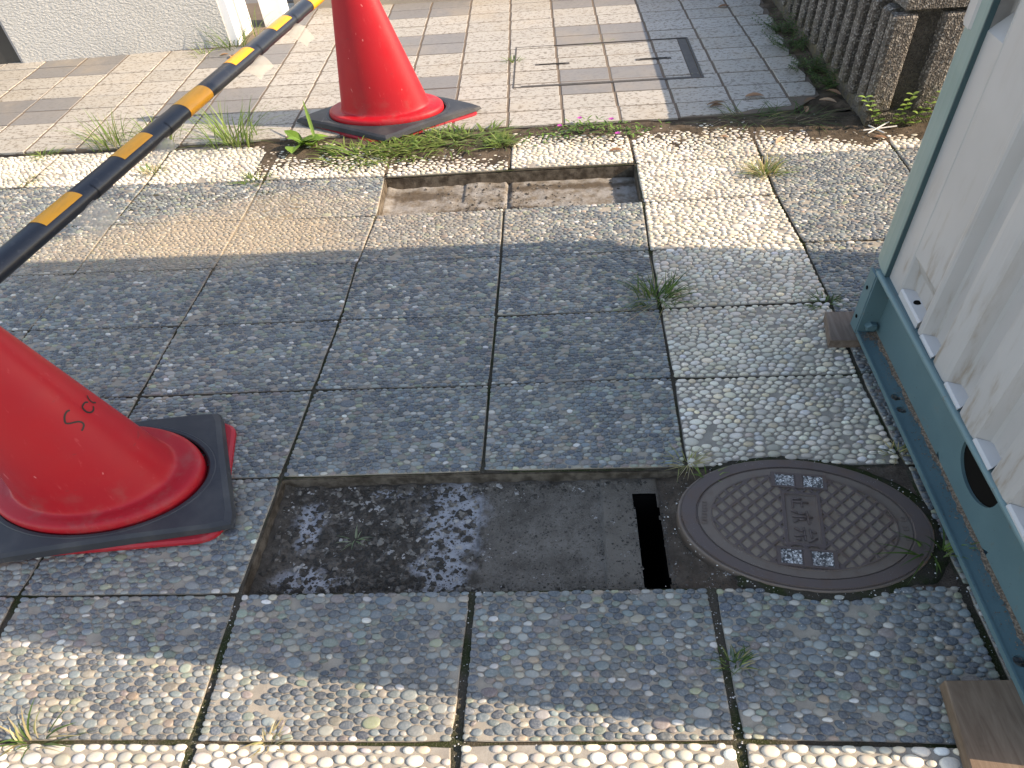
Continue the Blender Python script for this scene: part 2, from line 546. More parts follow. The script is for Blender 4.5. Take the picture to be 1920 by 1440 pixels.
class MB:
    def __init__(self):
        self.v, self.f, self.mi, self.c = [], [], [], []
        self.smooth = False

    def add(self, verts, faces, mi=0, col=None):
        o = len(self.v)
        self.v += [tuple(x) for x in verts]
        self.f += [tuple(i + o for i in fc) for fc in faces]
        self.mi += [mi] * len(faces)
        self.c += [col or (1, 1, 1)] * len(verts)

    def box(self, x0, x1, y0, y1, z0, z1, mi=0, bev=0.0):
        if bev <= 0:
            v = [(x, y, z) for z in (z0, z1) for y in (y0, y1) for x in (x0, x1)]
            self.add(v, [(0, 2, 3, 1), (4, 5, 7, 6), (0, 1, 5, 4), (2, 6, 7, 3), (1, 3, 7, 5), (0, 4, 6, 2)], mi)
        else:
            b = bev
            lo = [(x0, y0), (x1, y0), (x1, y1), (x0, y1)]
            hi = [(x0 + b, y0 + b), (x1 - b, y0 + b), (x1 - b, y1 - b), (x0 + b, y1 - b)]
            v = [(*q, z0) for q in lo] + [(*q, z1 - b) for q in lo] + [(*q, z1) for q in hi]
            f = [(3, 2, 1, 0), (8, 9, 10, 11)]
            for i in range(4):
                j = (i + 1) % 4
                f += [(i, j, 4 + j, 4 + i), (4 + i, 4 + j, 8 + j, 8 + i)]
            self.add(v, f, mi)

    def prism(self, poly, z0, z1, mi=0, bev=0.0):
        n = len(poly)
        c = np.mean(np.array(poly), 0)
        v = [(x, y, z0) for x, y in poly]
        if bev > 0:
            v += [(x, y, z1 - bev) for x, y in poly]
            for x, y in poly:
                d = np.array((x, y)) - c
                L = np.hypot(*d)
                q = c + d * (1 - bev * 1.2 / max(L, 1e-6))
                v.append((q[0], q[1], z1))
            f = [tuple(range(n))[::-1], tuple(range(2 * n, 3 * n))]
            for i in range(n):
                j = (i + 1) % n
                f += [(i, j, n + j, n + i), (n + i, n + j, 2 * n + j, 2 * n + i)]
        else:
            v += [(x, y, z1) for x, y in poly]
            f = [tuple(range(n))[::-1], tuple(range(n, 2 * n))]
            for i in range(n):
                j = (i + 1) % n
                f.append((i, j, n + j, n + i))
        self.add(v, f, mi)

    def strip(self, pts, widths, side, up=(0, 0, 1), col=None, mi=0):
        """flat ribbon along pts, width across the vector side"""
        v, f = [], []
        for p, w in zip(pts, widths):
            p = Vector(p)
            s = Vector(side).normalized() * w * 0.5
            v += [tuple(p - s), tuple(p + s)]
        for i in range(len(pts) - 1):
            f.append((2 * i, 2 * i + 1, 2 * i + 3, 2 * i + 2))
        self.add(v, f, mi, col)

    def tube(self, pts, r, n=8, mi=0, cap=True, sx=1.0):
        pts = [Vector(p) for p in pts]
        rr = r if isinstance(r, (list, tuple)) else [r] * len(pts)
        v, f = [], []
        for i, p in enumerate(pts):
            t = (pts[min(i + 1, len(pts) - 1)] - pts[max(i - 1, 0)]).normalized()
            a = t.cross(Vector((0, 0, 1)))
            if a.length < 1e-4:
                a = Vector((1, 0, 0))
            a.normalize()
            b = a.cross(t)
            for kx in range(n):
                th = 2 * math.pi * kx / n
                v.append(tuple(p + (a * math.cos(th) * sx + b * math.sin(th)) * rr[i]))
        for i in range(len(pts) - 1):
            for kx in range(n):
                j = (kx + 1) % n
                f.append((i * n + kx, i * n + j, (i + 1) * n + j, (i + 1) * n + kx))
        if cap:
            f.append(tuple(range(n))[::-1])
            f.append(tuple(range((len(pts) - 1) * n, len(pts) * n)))
        self.add(v, f, mi)

    def build(self, name, mats, parent=None, origin=None, smooth=False, label=None, cat=None, group=None, kind=None):
        if not isinstance(mats, (list, tuple)):
            mats = [mats]
        V = np.array(self.v, dtype=float)
        if origin is None:
            mn, mxx = V.min(0), V.max(0)
            origin = ((mn[0] + mxx[0]) / 2, (mn[1] + mxx[1]) / 2, mn[2])
        o = Vector(origin)
        me = bpy.data.meshes.new(name)
        me.from_pydata((V - np.array(origin)).tolist(), [], self.f)
        for m in mats:
            me.materials.append(m)
        if len(mats) > 1:
            me.polygons.foreach_set('material_index', self.mi)
        if smooth or self.smooth:
            me.polygons.foreach_set('use_smooth', [True] * len(me.polygons))
        ca = me.color_attributes.new('Col', 'FLOAT_COLOR', 'POINT')
        ca.data.foreach_set('color', np.c_[np.array(self.c, dtype=float), np.ones(len(V))].ravel())
        me.update()
        return link(name, me, o, parent, label, cat, group, kind)


def link(name, me, origin, parent=None, label=None, cat=None, group=None, kind=None):
    ob = bpy.data.objects.new(name, me)
    COL.objects.link(ob)
    o = Vector(origin)
    if parent is not None:
        ob.parent = parent
        ob.location = o - ORIGIN[parent.name]
    else:
        ob.location = o
    ORIGIN[ob.name] = o
    tag(ob, label, cat, group, kind)
    return ob


def tag(ob, label=None, cat=None, group=None, kind=None):
    if label:
        ob['label'] = label
    if cat:
        ob['category'] = cat
    if group:
        ob['group'] = group
    if kind:
        ob['kind'] = kind


def thing(name, loc, label, cat, group=None):
    return link(name, None, loc, None, label, cat, group)


def nz3(x, y, z=0.0):
    return mnoise.noise(Vector((x, y, z)))


def fbm(x, y, s, oct=4, z=0.0):
    a, t, f = 1.0, 0.0, s
    for i in range(oct):
        t += a * mnoise.noise(Vector((x * f, y * f, z + i * 7.3)))
        a *= 0.5
        f *= 2.03
    return t


def screen(pt):
    q = RC.transposed() @ (Vector(pt) - CAM)
    return 960 + 1280 * q.x / -q.z, 720 - 1280 * q.y / -q.z, -q.z


# ------------------------------------------------------------------ ground
PITCH, ROWP = 0.5, 0.3033
FIX = {(0, -2): (0.01, 0.604), (0, -1): (0.008, 0.293), (0, 0): (0.004, -0.002), (-1, -2): (-0.482, 0.601), (-1, -1): (-0.48, 0.3), (-1, 0): (-0.49, -0.003), (1, -2): (0.506, 0.607), (1, -1): (0.502, 0.301), (1, 0): (0.5, 0.008), (1, 1): (0.493, -0.297), (2, -2): (1.003, 0.619), (2, -1): (1.004, 0.309), (2, 0): (0.99, 0.006), (0, 1): (0.003, -0.296), (0, 2): (0.001, -0.61), (0, 3): (-0.007, -0.91), (-1, 2): (-0.507, -0.614), (-1, 3): (-0.501, -0.912), (-2, 2): (-1.009, -0.619), (1, 2): (0.498, -0.605), (1, 3): (0.497, -0.902), (-2, -1): (-0.996, 0.293), (-2, 0): (-0.993, -0.011), (-3, -4): (-1.496, 1.217), (-4, -4): (-2.047, 1.241), (1, -3): (0.514, 0.909), (2, -3): (0.99, 0.924), (1, -4): (0.513, 1.204), (2, -4): (1.001, 1.215), (-1, -4): (-0.482, 1.189), (0, -4): (0.019, 1.201), (-1, 1): (-0.5, -0.304), (0, -3): (0.007, 0.903), (-1, -3): (-0.468, 0.898)}


def node(c, r):
    if (c, r) in FIX:
        return FIX[(c, r)]
    bx, by = c * PITCH, -r * ROWP
    sx = sy = sw = 0.0
    for (a, b), (x, y) in FIX.items():
        w = 1.0 / ((a - c) ** 2 + (b - r) ** 2) ** 1.5
        sx += w * (x - a * PITCH)
        sy += w * (y + b * ROWP)
        sw += w
    return (bx + sx / sw, by + sy / sw)


PITS = {(-1, 1), (0, 1), (1, 1), (-1, -4), (0, -4)}
CMIN, CMAX, RMIN, RMAX = -6, 4, -5, 4      # node ranges of the paved area
mb = MB()
x0, x1 = -3.05, 2.05
for (a, b, c, d) in ((-40, x0, -40, 40), (x1, 40, -40, 40), (x0, x1, -40, -1.22), (x0, x1, 1.53, 40)):
    mb.box(a, b, c, d, -0.5, -0.014)
ground = mb.build('ground', M['ground'], kind='structure', origin=(0, 0, 0))

# bed of joint soil under the slabs, open over the pits
mb = MB()
for c in range(CMIN, CMAX):
    for r in range(RMIN, RMAX):
        if (c, r) in PITS:
            continue
        q = [node(c, r), node(c, r + 1), node(c + 1, r + 1), node(c + 1, r)]
        z = -0.0055
        N = 3
        vs, fs = [], []
        for i in range(N + 1):
            for j in range(N + 1):
                s, t = i / N, j / N
                x = (q[0][0] * (1 - s) + q[3][0] * s) * (1 - t) + (q[1][0] * (1 - s) + q[2][0] * s) * t
                y = (q[0][1] * (1 - s) + q[3][1] * s) * (1 - t) + (q[1][1] * (1 - s) + q[2][1] * s) * t
                zz = z
                if x < -0.75 and 0.66 < y < 1.15:
                    zz = 0.0002
                if r >= 2:
                    zz = -0.006
                vs.append((x, y, zz + 0.0015 * nz3(x * 9, y * 9)))
        for i in range(N):
            for j in range(N):
                a = i * (N + 1) + j
                fs.append((a, a + 1, a + N + 2, a + N + 1))
        mb.add(vs, fs)
        # soil fills down to the bed
        mb.prism([(q[i][0], q[i][1]) for i in range(4)], -0.06, -0.012, mi=1)
pave = mb.build('pavement', [M['joint'], M['slab_side']], kind='structure', origin=(0, 0, 0))

# ------------------------------------------------------------------ pebble slabs
LID_C = (0.722, -0.451)
LID_X = (0.263, -0.0305)
LID_Y = (0.0275, 0.165)


def lid_uv(x, y):
    dx, dy = x - LID_C[0], y - LID_C[1]
    det = LID_X[0] * LID_Y[1] - LID_X[1] * LID_Y[0]
    return (dx * LID_Y[1] - dy * LID_Y[0]) / det, (LID_X[0] * dy - LID_X[1] * dx) / det


def lid_r(x, y):
    return math.hypot(*lid_uv(x, y))


ND = 12
TH = np.arange(ND) * 2 * np.pi / ND
CT, ST = np.cos(TH), np.sin(TH)


def pack(n, L, g, asp, gap, cap):
    """close-packed pebbles in an L x L square: returns centres and outlines"""
    m = int(math.sqrt(n))
    gx, gy = np.meshgrid((np.arange(m) + .5) / m, (np.arange(m) + .5) / m)
    P = np.c_[gx.ravel(), gy.ravel()] * L
    P[:, 0] += (np.arange(len(P)) // m % 2) * L / m * 0.5 - L / m * .25
    n = len(P)
    sp = L / m
    P += g.normal(0, sp * 0.22, P.shape)
    R = sp * 0.52 * np.exp(g.normal(0, 0.24, n))
    al = np.exp(np.abs(g.normal(0.0, asp, n)) * 0.5)
    A, B = R * al, R / al
    PH = g.uniform(0, np.pi, n)
    for it in range(14):
        D = P[:, None] - P[None]
        d = np.hypot(D[..., 0], D[..., 1]) + 1e-9
        want = (R[:, None] + R[None]) * 1.0
        ov = np.maximum(want - d, 0)
        np.fill_diagonal(ov, 0)
        P += 0.35 * (D / d[..., None] * ov[..., None]).sum(1)
        P = np.clip(P, sp * 0.28, L - sp * 0.28)
    D = P[None] - P[:, None]
    d = np.hypot(D[..., 0], D[..., 1])
    np.fill_diagonal(d, 9)
    nb = np.argsort(d, 1)[:, :14]
    rows = np.arange(n)[:, None]
    dn = d[rows, nb]
    an = np.arctan2(D[rows, nb, 1], D[rows, nb, 0])

    def rad_(i, ang):
        c, s = np.cos(ang - PH[i]), np.sin(ang - PH[i])
        return A[i] * B[i] / np.sqrt((B[i] * c) ** 2 + (A[i] * s) ** 2)
    ri = rad_(np.broadcast_to(rows, nb.shape), an)
    rj = rad_(nb, an)
    plane = dn * ri / (ri + rj)
    cosd = np.cos(TH[None, None] - an[..., None])
    rr = np.where(cosd > 0.08, plane[..., None] / np.maximum(cosd, 0.08), 9).min(1)
    own = np.stack([rad_(np.arange(n), t) for t in TH], 1) * cap
    rr = np.minimum(rr, own)
    e = 0.0006
    for ax, sgn, lim in ((CT, 1, L), (ST, 1, L)):
        i = 0 if ax is CT else 1
        up = (L - e - P[:, i])[:, None] / np.maximum(ax, 1e-3)[None]
        dn_ = (P[:, i] - e)[:, None] / np.maximum(-ax, 1e-3)[None]
        rr = np.minimum(rr, np.where(ax > 1e-3, up, 9))
        rr = np.minimum(rr, np.where(ax < -1e-3, dn_, 9))
    for it in range(2):
        sm = 0.5 * rr + 0.25 * np.roll(rr, 1, 1) + 0.25 * np.roll(rr, -1, 1)
        rr = np.minimum(sm, rr * 1.04)
    rr = np.maximum(rr * gap - 0.00025, 0.0012)
    return P, rr


DARKS = [((0.034, 0.047, 0.060), 24), ((0.048, 0.064, 0.078), 22), ((0.078, 0.100, 0.112), 20), ((0.105, 0.130, 0.130), 14),
         ((0.118, 0.142, 0.112), 10), ((0.165, 0.178, 0.168), 12), ((0.215, 0.195, 0.155), 6), ((0.29, 0.28, 0.25), 7),
         ((0.125, 0.100, 0.092), 4), ((0.225, 0.170, 0.12), 1.0), ((0.41, 0.40, 0.37), 2.6), ((0.20, 0.21, 0.13), 2)]
WHITES = [((0.44, 0.40, 0.325), 45), ((0.475, 0.44, 0.37), 25), ((0.39, 0.35, 0.275), 18), ((0.52, 0.43, 0.30), 6), ((0.42, 0.405, 0.38), 8), ((0.43, 0.37, 0.29), 3)]


def pick(table, n, g):
    w = np.array([t[1] for t in table], float)
    idx = g.choice(len(table), n, p=w / w.sum())
    c = np.array([table[i][0] for i in idx])
    return np.clip(c * np.exp(g.normal(0, 0.16, (n, 1))) * np.exp(g.normal(0, 0.022, (n, 3))), 0.01, 0.85)


RINGS = [(1.0, -0.15), (0.97, 0.35), (0.80, 0.80), (0.45, 1.0)]
ring_f = []
for a in range(len(RINGS) - 1):
    for i in range(ND):
        j = (i + 1) % ND
        ring_f.append((a * ND + i, a * ND + j, (a + 1) * ND + j, (a + 1) * ND + i))
TOPN = len(RINGS) * ND
for i in range(ND):
    ring_f.append(((len(RINGS) - 1) * ND + i, (len(RINGS) - 1) * ND + (i + 1) % ND, TOPN))
NV = TOPN + 1
Q4 = np.array([f for f in ring_f if len(f) == 4])
T3 = np.array([f for f in ring_f if len(f) == 3])


def pebble_mesh(name, verts, cols, mat):
    """verts (n, NV, 3); one mesh for n pebbles"""
    n = len(verts)
    off = (np.arange(n) * NV)[:, None, None]
    q = (Q4[None] + off).reshape(-1, 4)
    t = (T3[None] + off).reshape(-1, 3)
    me = bpy.data.meshes.new(name)
    me.vertices.add(n * NV)
    me.vertices.foreach_set('co', verts.reshape(-1).astype(np.float32))
    nl = q.size + t.size
    me.loops.add(nl)
    me.loops.foreach_set('vertex_index', np.concatenate([q.ravel(), t.ravel()]).astype(np.int32))
    me.polygons.add(len(q) + len(t))
    ls = np.concatenate([np.arange(len(q)) * 4, len(q) * 4 + np.arange(len(t)) * 3]).astype(np.int32)
    me.polygons.foreach_set('loop_start', ls)
    me.polygons.foreach_set('use_smooth', np.ones(len(ls), bool))
    ca = me.color_attributes.new('Col', 'FLOAT_COLOR', 'POINT')
    ca.data.foreach_set('color', np.repeat(np.c_[cols, np.ones(n)], NV, 0).astype(np.float32).ravel())
    me.materials.append(mat)
    me.update(calc_edges=True)
    me.validate()
    return me


cells = []
for r in range(RMIN, RMAX):
    for c in range(CMIN, CMAX):
        if (c, r) in PITS:
            continue
        white = r in (-5, 3) or (c == 1 and -4 <= r <= 0)
        ctr = np.mean([node(c, r), node(c + 1, r), node(c, r + 1), node(c + 1, r + 1)], 0)
        vis = False
        for (a, b) in ((0, 0), (1, 0), (0, 1), (1, 1), (.5, .5), (.5, 0), (.5, 1), (0, .5), (1, .5)):
            n00, n10, n01, n11 = node(c, r), node(c + 1, r), node(c, r + 1), node(c + 1, r + 1)
            x = (n00[0] * (1 - a) + n10[0] * a) * (1 - b) + (n01[0] * (1 - a) + n11[0] * a) * b
            y = (n00[1] * (1 - a) + n10[1] * a) * (1 - b) + (n01[1] * (1 - a) + n11[1] * a) * b
            u, v, dz = screen((x, y, 0))
            if dz > 0 and -260 < u < 2180 and -60 < v < 1640:
                vis = True
        cells.append((c, r, white, vis))

big_peb = []        # candidates for single pebbles
slabs = {}
pend = []
for (c, r, white, vis) in cells:
    g = np.random.default_rng(1000 + (c + 10) * 40 + r)
    hx = 0.0030 + (0.0042 if (r >= 2) else 0.0)
    if c <= -2 and -4 <= r <= -2:
        hx = 0.0012
    hy = 0.0021
    if c >= 0 and -2 <= r <= 1:
        hy = 0.0023
    if white:
        hx, hy = max(hx, 0.0042), 0.0034
    n00, n10, n01, n11 = [np.array(node(*t)) for t in ((c, r), (c + 1, r), (c, r + 1), (c + 1, r + 1))]
    jit = lambda: g.normal(0, 0.0012, 2)
    q00 = n00 + (hx, -hy) + jit()      # rear left
    q10 = n10 + (-hx, -hy) + jit()
    q01 = n01 + (hx, hy) + jit()
    q11 = n11 + (-hx, hy) + jit()
    zc = g.normal(0, 0.0012)
    tx, ty = g.normal(0, 0.0022), g.normal(0, 0.003)
    cx, cy = (q00 + q10 + q01 + q11) / 4

    def zt(x, y, zc=zc, tx=tx, ty=ty, cx=cx, cy=cy):
        return zc + (x - cx) * tx + (y - cy) * ty
    # body: slightly uneven worn outline
    mb = MB()
    poly = []
    NS = 7
    cor = [q01, q11, q10, q00]
    for e in range(4):
        A_, B_ = cor[e], cor[(e + 1) % 4]
        for s in range(NS):
            t = s / NS
            pnt = A_ * (1 - t) + B_ * t
            inward = (np.array((cx, cy)) - pnt)
            inward /= np.hypot(*inward)
            amt = abs(g.normal(0, 0.0010)) + (0.004 if s == 0 else 0.0)
            poly.append(pnt + inward * amt)
    n = len(poly)
    top = [(x, y, zt(x, y) - 0.003) for x, y in poly]
    ins = [((x - cx) * 0.992 + cx, (y - cy) * 0.988 + cy) for x, y in poly]
    vs = [(x, y, -0.052) for x, y in poly] + top + [(x, y, zt(x, y)) for x, y in ins]
    fs = []
    mi = []
    for i in range(n):
        j = (i + 1) % n
        fs.append((i, j, n + j, n + i)); mi.append(1)
        fs.append((n + i, n + j, 2 * n + j, 2 * n + i)); mi.append(0)
    fs.append(tuple(range(2 * n, 3 * n))); mi.append(0)
    mb.add(vs, fs)
    mb.mi = mi
    lab = None
    so = mb.build('paving_slab', [M['mortar_white' if white else 'mortar_dark'], M['slab_side']], pave,
                  origin=(cx, cy, 0.0), label=lab)
    slabs[(c, r)] = so
    if not vis:
        continue
    # pebbles
    L = 0.3
    if white:
        P, rr = pack(400 if r < 3 else 300, L, g, 0.42, 0.875, 1.12)
        H = g.uniform(0.0038, 0.0062, len(P))
        cols = pick(WHITES, len(P), g)
    else:
        P, rr = pack(680 if r < 1 else 560, L, g, 0.80, 0.985, 1.50)
        H = g.uniform(0.0024, 0.0042, len(P))
        cols = pick(DARKS, len(P), g)
        big = rr.mean(1) > np.percentile(rr.mean(1), 70)
        cols[big & (cols.mean(1) > 0.22)] *= 0.5
    n = len(P)
    V = np.zeros((n, NV, 3))
    tilt = g.normal(0, 0.10, (n, 2))
    for a, (s, h) in enumerate(RINGS):
        sl = slice(a * ND, (a + 1) * ND)
        lx = rr * CT * s
        ly = rr * ST * s
        V[:, sl, 0] = P[:, 0:1] + lx
        V[:, sl, 1] = P[:, 1:2] + ly
        V[:, sl, 2] = H[:, None] * h + (lx * tilt[:, 0:1] + ly * tilt[:, 1:2]) * (h > 0)
    V[:, TOPN, 0], V[:, TOPN, 1], V[:, TOPN, 2] = P[:, 0], P[:, 1], H * 1.06
    s = np.clip(V[..., 0] / L, 0.002, 0.998)
    t = np.clip(V[..., 1] / L, 0.002, 0.998)     # t = 0 front
    X = (q01[0] * (1 - s) + q11[0] * s) * (1 - t) + (q00[0] * (1 - s) + q10[0] * s) * t
    Y = (q01[1] * (1 - s) + q11[1] * s) * (1 - t) + (q00[1] * (1 - s) + q10[1] * s) * t
    Z = V[..., 2] + zt(X, Y)
    W = np.stack([X, Y, Z], -1)
    keep = np.ones(n, bool)
    for i in range(n):
        if lid_r(X[i, TOPN], Y[i, TOPN]) < 1.075 + 0.05 * nz3(X[i, TOPN] * 14, Y[i, TOPN] * 14):
            keep[i] = False
    wear = np.array([fbm(X[i, TOPN], Y[i, TOPN], 7.0, 3, 4.0) for i in range(n)])
    miss = g.random(n) < np.where(wear > 0.42, 0.16, 0.008) + (0.006 if white else 0)
    keep &= ~miss
    W, cc = W[keep], cols[keep]
    pend.append([(c, r), white, W, cc, (cx, cy)])
    for i in range(len(W)):
        u, v, dz = screen(W[i, TOPN])
        if 0 < u < 1920 and 0 < v < 1440:
            ext = np.ptp(W[i, :ND, 0]) * np.ptp(W[i, :ND, 1]) / dz ** 2
            big_peb.append((ext, len(pend) - 1, i))

big_peb.sort(reverse=True)
single = {}
for ext, a, i in big_peb[:300]:
    single.setdefault(a, set()).add(i)
for a, ((c, r), white, W, cc, ctr) in enumerate(pend):
    mat = M['pebble_white' if white else 'pebble_dark']
    so = slabs[(c, r)]
    o = np.array((ctr[0], ctr[1], 0.0))
    sel = single.get(a, set())
    rest = np.array([i for i in range(len(W)) if i not in sel], int)
    if len(rest):
        me = pebble_mesh('pebbles', W[rest] - o, cc[rest], mat)
        link('pebbles', me, o, so, kind='stuff')
    for i in sorted(sel):
        po = W[i, TOPN].copy()
        po[2] = 0
        me = pebble_mesh('pebble', W[i:i + 1] - po, cc[i:i + 1], mat)
        link('pebble', me, po, so)


# ------------------------------------------------------------------ the two pits where slabs are missing
def heightfield(xa, xb, ya, yb, nx, ny, fn, skip=None):
    mb = MB()
    xs, ys = np.linspace(xa, xb, nx), np.linspace(ya, yb, ny)
    v = [(x, y, fn(x, y)) for y in ys for x in xs]
    f = []
    for j in range(ny - 1):
        for i in range(nx - 1):
            xm, ym = (xs[i] + xs[i + 1]) / 2, (ys[j] + ys[j + 1]) / 2
            if skip and skip(xm, ym):
                continue
            a = j * nx + i
            f.append((a, a + 1, a + nx + 1, a + nx))
    mb.add(v, f)
    return mb


SLOT = (0.366, 0.422)


def pit1(x, y):
    z = -0.050
    if x < 0.0:
        z += 0.006 * fbm(x, y, 22, 4) + 0.004 * max(0, nz3(x * 60, y * 60))
        z += 0.010 * max(0.0, 1 - abs(x + 0.5) / 0.05)
    elif x < 0.29:
        z += 0.0022 * fbm(x, y, 30, 3) + 0.003
    elif x < 0.425:
        z += 0.010 + 0.0015 * fbm(x, y, 40, 3)
    else:
        z += 0.006 + min(0.034, (x - 0.425) * 0.30) + 0.004 * fbm(x, y, 18, 4)
    e = min(abs(y + 0.303), abs(y + 0.61))
    z += 0.010 * max(0.0, 1 - e / 0.022) * (0.6 + fbm(x, y, 20, 2))
    return z


def in_slot(x, y):
    sx = -0.02 * (y + 0.45)
    return SLOT[0] + sx + 0.003 * nz3(y * 60, 1) < x < SLOT[1] + sx + 0.003 * nz3(y * 50, 5) and y < -0.338


mb = heightfield(-0.515, 1.02, -0.625, -0.288, 384, 86, pit1, in_slot)
pf = mb.build('pit_floor', M['pit_dark'], kind='structure', smooth=True)
mb = MB()
xa, xb = SLOT[0] - 0.012, SLOT[1] + 0.012
for bx in ((xa - .02, xa, -.63, -.32), (xb, xb + .02, -.63, -.32), (xa, xb, -.336, -.32), (xa, xb, -.63, -.62)):
    mb.box(*bx, -0.44, -0.062)
mb.box(xa, xb, -.62, -.336, -0.44, -0.43)
mb.build('slot_wall', M['void'], pf)


def pit2(x, y):
    z = -0.060 + 0.0035 * fbm(x, y, 20, 4)
    z += 0.012 * math.exp(-((x - 0.0) / 0.10) ** 2 - ((y - 0.985) / 0.025) ** 2) * (0.7 + fbm(x, y, 30, 2))
    z += 0.007 * max(0.0, 1 - abs(y - 1.195) / 0.02) * (0.5 + fbm(x, y, 16, 2))
    if y > 1.0:
        z -= 0.016 * math.exp(-((x - 0.014) / 0.007) ** 2) - (0.006 if -0.16 < x < 0.005 and y > 1.07 else 0)
    z += 0.012 * max(0.0, 1 - abs(y - 0.905) / 0.025)
    z += 0.012 * max(0.0, 1 - abs(x + 0.475) / 0.03)
    return z


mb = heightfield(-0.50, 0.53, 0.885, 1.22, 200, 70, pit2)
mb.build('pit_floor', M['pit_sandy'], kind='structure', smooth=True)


def stones(name, n, sampler, smin, smax, mat, parent, kind='stuff', flat=0.7):
    mb = MB()
    ico = [(-1, 0, .1), (0.2, -1, 0), (1, 0.1, -.1), (0.1, 1, 0), (0, .1, 1), (.1, 0, -1)]
    fc = [(0, 1, 4), (1, 2, 4), (2, 3, 4), (3, 0, 4), (1, 0, 5), (2, 1, 5), (3, 2, 5), (0, 3, 5)]
    for i in range(n):
        p = sampler()
        if p is None:
            continue
        s = smin * (smax / smin) ** (random.random() ** 2.2)
        a = random.uniform(0, 6.28)
        vs = []
        for (x, y, z) in ico:
            x, y, z = [t * random.uniform(.65, 1.2) for t in (x, y, z)]
            vs.append((p[0] + (x * math.cos(a) - y * math.sin(a)) * s * 1.3, p[1] + (x * math.sin(a) + y * math.cos(a)) * s, p[2] + z * s * flat + s * .2))
        mb.add(vs, fc)
    return mb.build(name, mat, parent, kind=kind)


k = NT('rubble_stone')
p = k.pos()
v = k.voro(p, 70, out='Color')
M['rubble'] = k.fin(k.ramp(k.xyz(v)[0], [(0, (0.05, 0.043, 0.034)), (0.5, (0.105, 0.09, 0.073)), (0.80, (0.20, 0.18, 0.15)), (0.94, (0.36, 0.34, 0.31))], 'CONSTANT'), 0.95)


def s_pit():
    x = random.uniform(-0.49, -0.01)
    y = random.uniform(-0.605, -0.315)
    if random.random() < 0.75 * (abs(x + 0.24) / 0.28):
        return None
    return (x, y, pit1(x, y))


def s_pit_r():
    x = random.uniform(0.0, 0.60)
    y = random.uniform(-0.605, -0.31)
    if in_slot(x, y) or SLOT[0] - .01 < x < SLOT[1] + .02:
        return None
    return (x, y, pit1(x, y))


def s_pit2():
    x = random.gauss(0, 0.16)
    y = random.uniform(0.93, 1.19)
    if random.random() < 0.4:
        x, y = random.gauss(0.0, 0.09), random.gauss(0.985, 0.018)
    if not (-0.45 < x < 0.5 and 0.92 < y < 1.19):
        return None
    return (x, y, pit2(x, y))


stones('rubble', 6000, s_pit, 0.0011, 0.0100, M['rubble'], pf)
stones('rubble', 2600, s_pit_r, 0.0008, 0.0030, M['rubble'], pf)


def s_lip():
    y = random.uniform(-.60, -.345)
    x = random.choice(SLOT) - 0.02 * (y + 0.45) + random.gauss(0, .012)
    if in_slot(x, y):
        return None
    return (x, y, pit1(x, y))


stones('rubble', 700, s_lip, 0.0008, 0.0036, M['rubble'], pf)


def s_edge():
    x = random.uniform(-.49, .40)
    y = -.306 - abs(random.gauss(0, .012)) if random.random() < .6 else -.604 + abs(random.gauss(0, .01))
    if in_slot(x, y):
        return None
    return (x, y, pit1(x, y))


stones('crumbs', 900, s_edge, 0.0012, 0.0075, M['rubble'], pf)
pf2 = [o for o in bpy.data.objects if o.name.startswith('pit_floor') and o is not pf][0]
stones('rubble', 1500, s_pit2, 0.001, 0.0075, M['rubble'], pf2)


def s_joint():
    if random.random() < 0.5:
        c = random.choice((-1, 0, 1, 1, 1, 2))
        r = random.uniform(1.9, 3.4)
        a, b = node(c, math.floor(r)), node(c, math.floor(r) + 1)
        t = r - math.floor(r)
        x, y = a[0] * (1 - t) + b[0] * t + random.gauss(0, .006), a[1] * (1 - t) + b[1] * t
        return (x, y, -0.004)
    a = random.uniform(0, 6.28)
    q = random.uniform(1.0, 1.16)
    u, v = q * math.cos(a), q * math.sin(a)
    return (LID_C[0] + u * LID_X[0] + v * LID_Y[0], LID_C[1] + u * LID_X[1] + v * LID_Y[1], 0.003)


stones('grit', 420, s_joint, 0.0006, 0.0022, M['grain'], pave)


def s_scatter():
    x, y = random.uniform(-.2, 1.0), random.uniform(-.95, -.60)
    return (x, y, 0.0025)


stones('grit', 160, s_scatter, 0.0006, 0.0018, M['grain'], pave)

# mossy soil collar round the iron lid
mb = MB()
NA, NR = 120, 8
vs, fs = [], []
for i in range(NA):
    a = 2 * math.pi * i / NA
    for j in range(NR):
        q = 0.93 + (0.235 + 0.05 * nz3(math.cos(a) * 3, math.sin(a) * 3, 2)) * j / (NR - 1)
        u, v = q * math.cos(a), q * math.sin(a)
        x = LID_C[0] + u * LID_X[0] + v * LID_Y[0]
        y = LID_C[1] + u * LID_X[1] + v * LID_Y[1]
        z = 0.004 - 0.009 * (j / (NR - 1)) ** 2 + 0.003 * fbm(x, y, 40, 3)
        if j == NR - 1:
            z = -0.009
        if x < 0.56 and -0.62 < y < -0.30:
            z = min(z, -0.012 - (0.56 - x) * 0.35 + 0.002 * fbm(x, y, 30, 3))
        vs.append((x, y, z))
for i in range(NA):
    i2 = (i + 1) % NA
    for j in range(NR - 1):
        fq = (i * NR + j, i * NR + j + 1, i2 * NR + j + 1, i2 * NR + j)
        if min(vs[t][0] for t in fq) < 0.452 and -0.62 < vs[fq[0]][1] < -0.33:
            continue
        fs.append(fq)
mb.add(vs, fs)
k = NT('dark_moss_soil')
p = k.pos()
a = k.noise(p, 20, 6)
b = k.noise(p, 350, 3)
col = k.mix(k.step(a, 0.4, 0.62), (0.055, 0.048, 0.038), (0.032, 0.040, 0.016))
col = k.mix(k.step(b, 0.58, 0.8, 0, 0.5), col, (0.13, 0.115, 0.09))
k.bump(b, 1.0, 0.004)
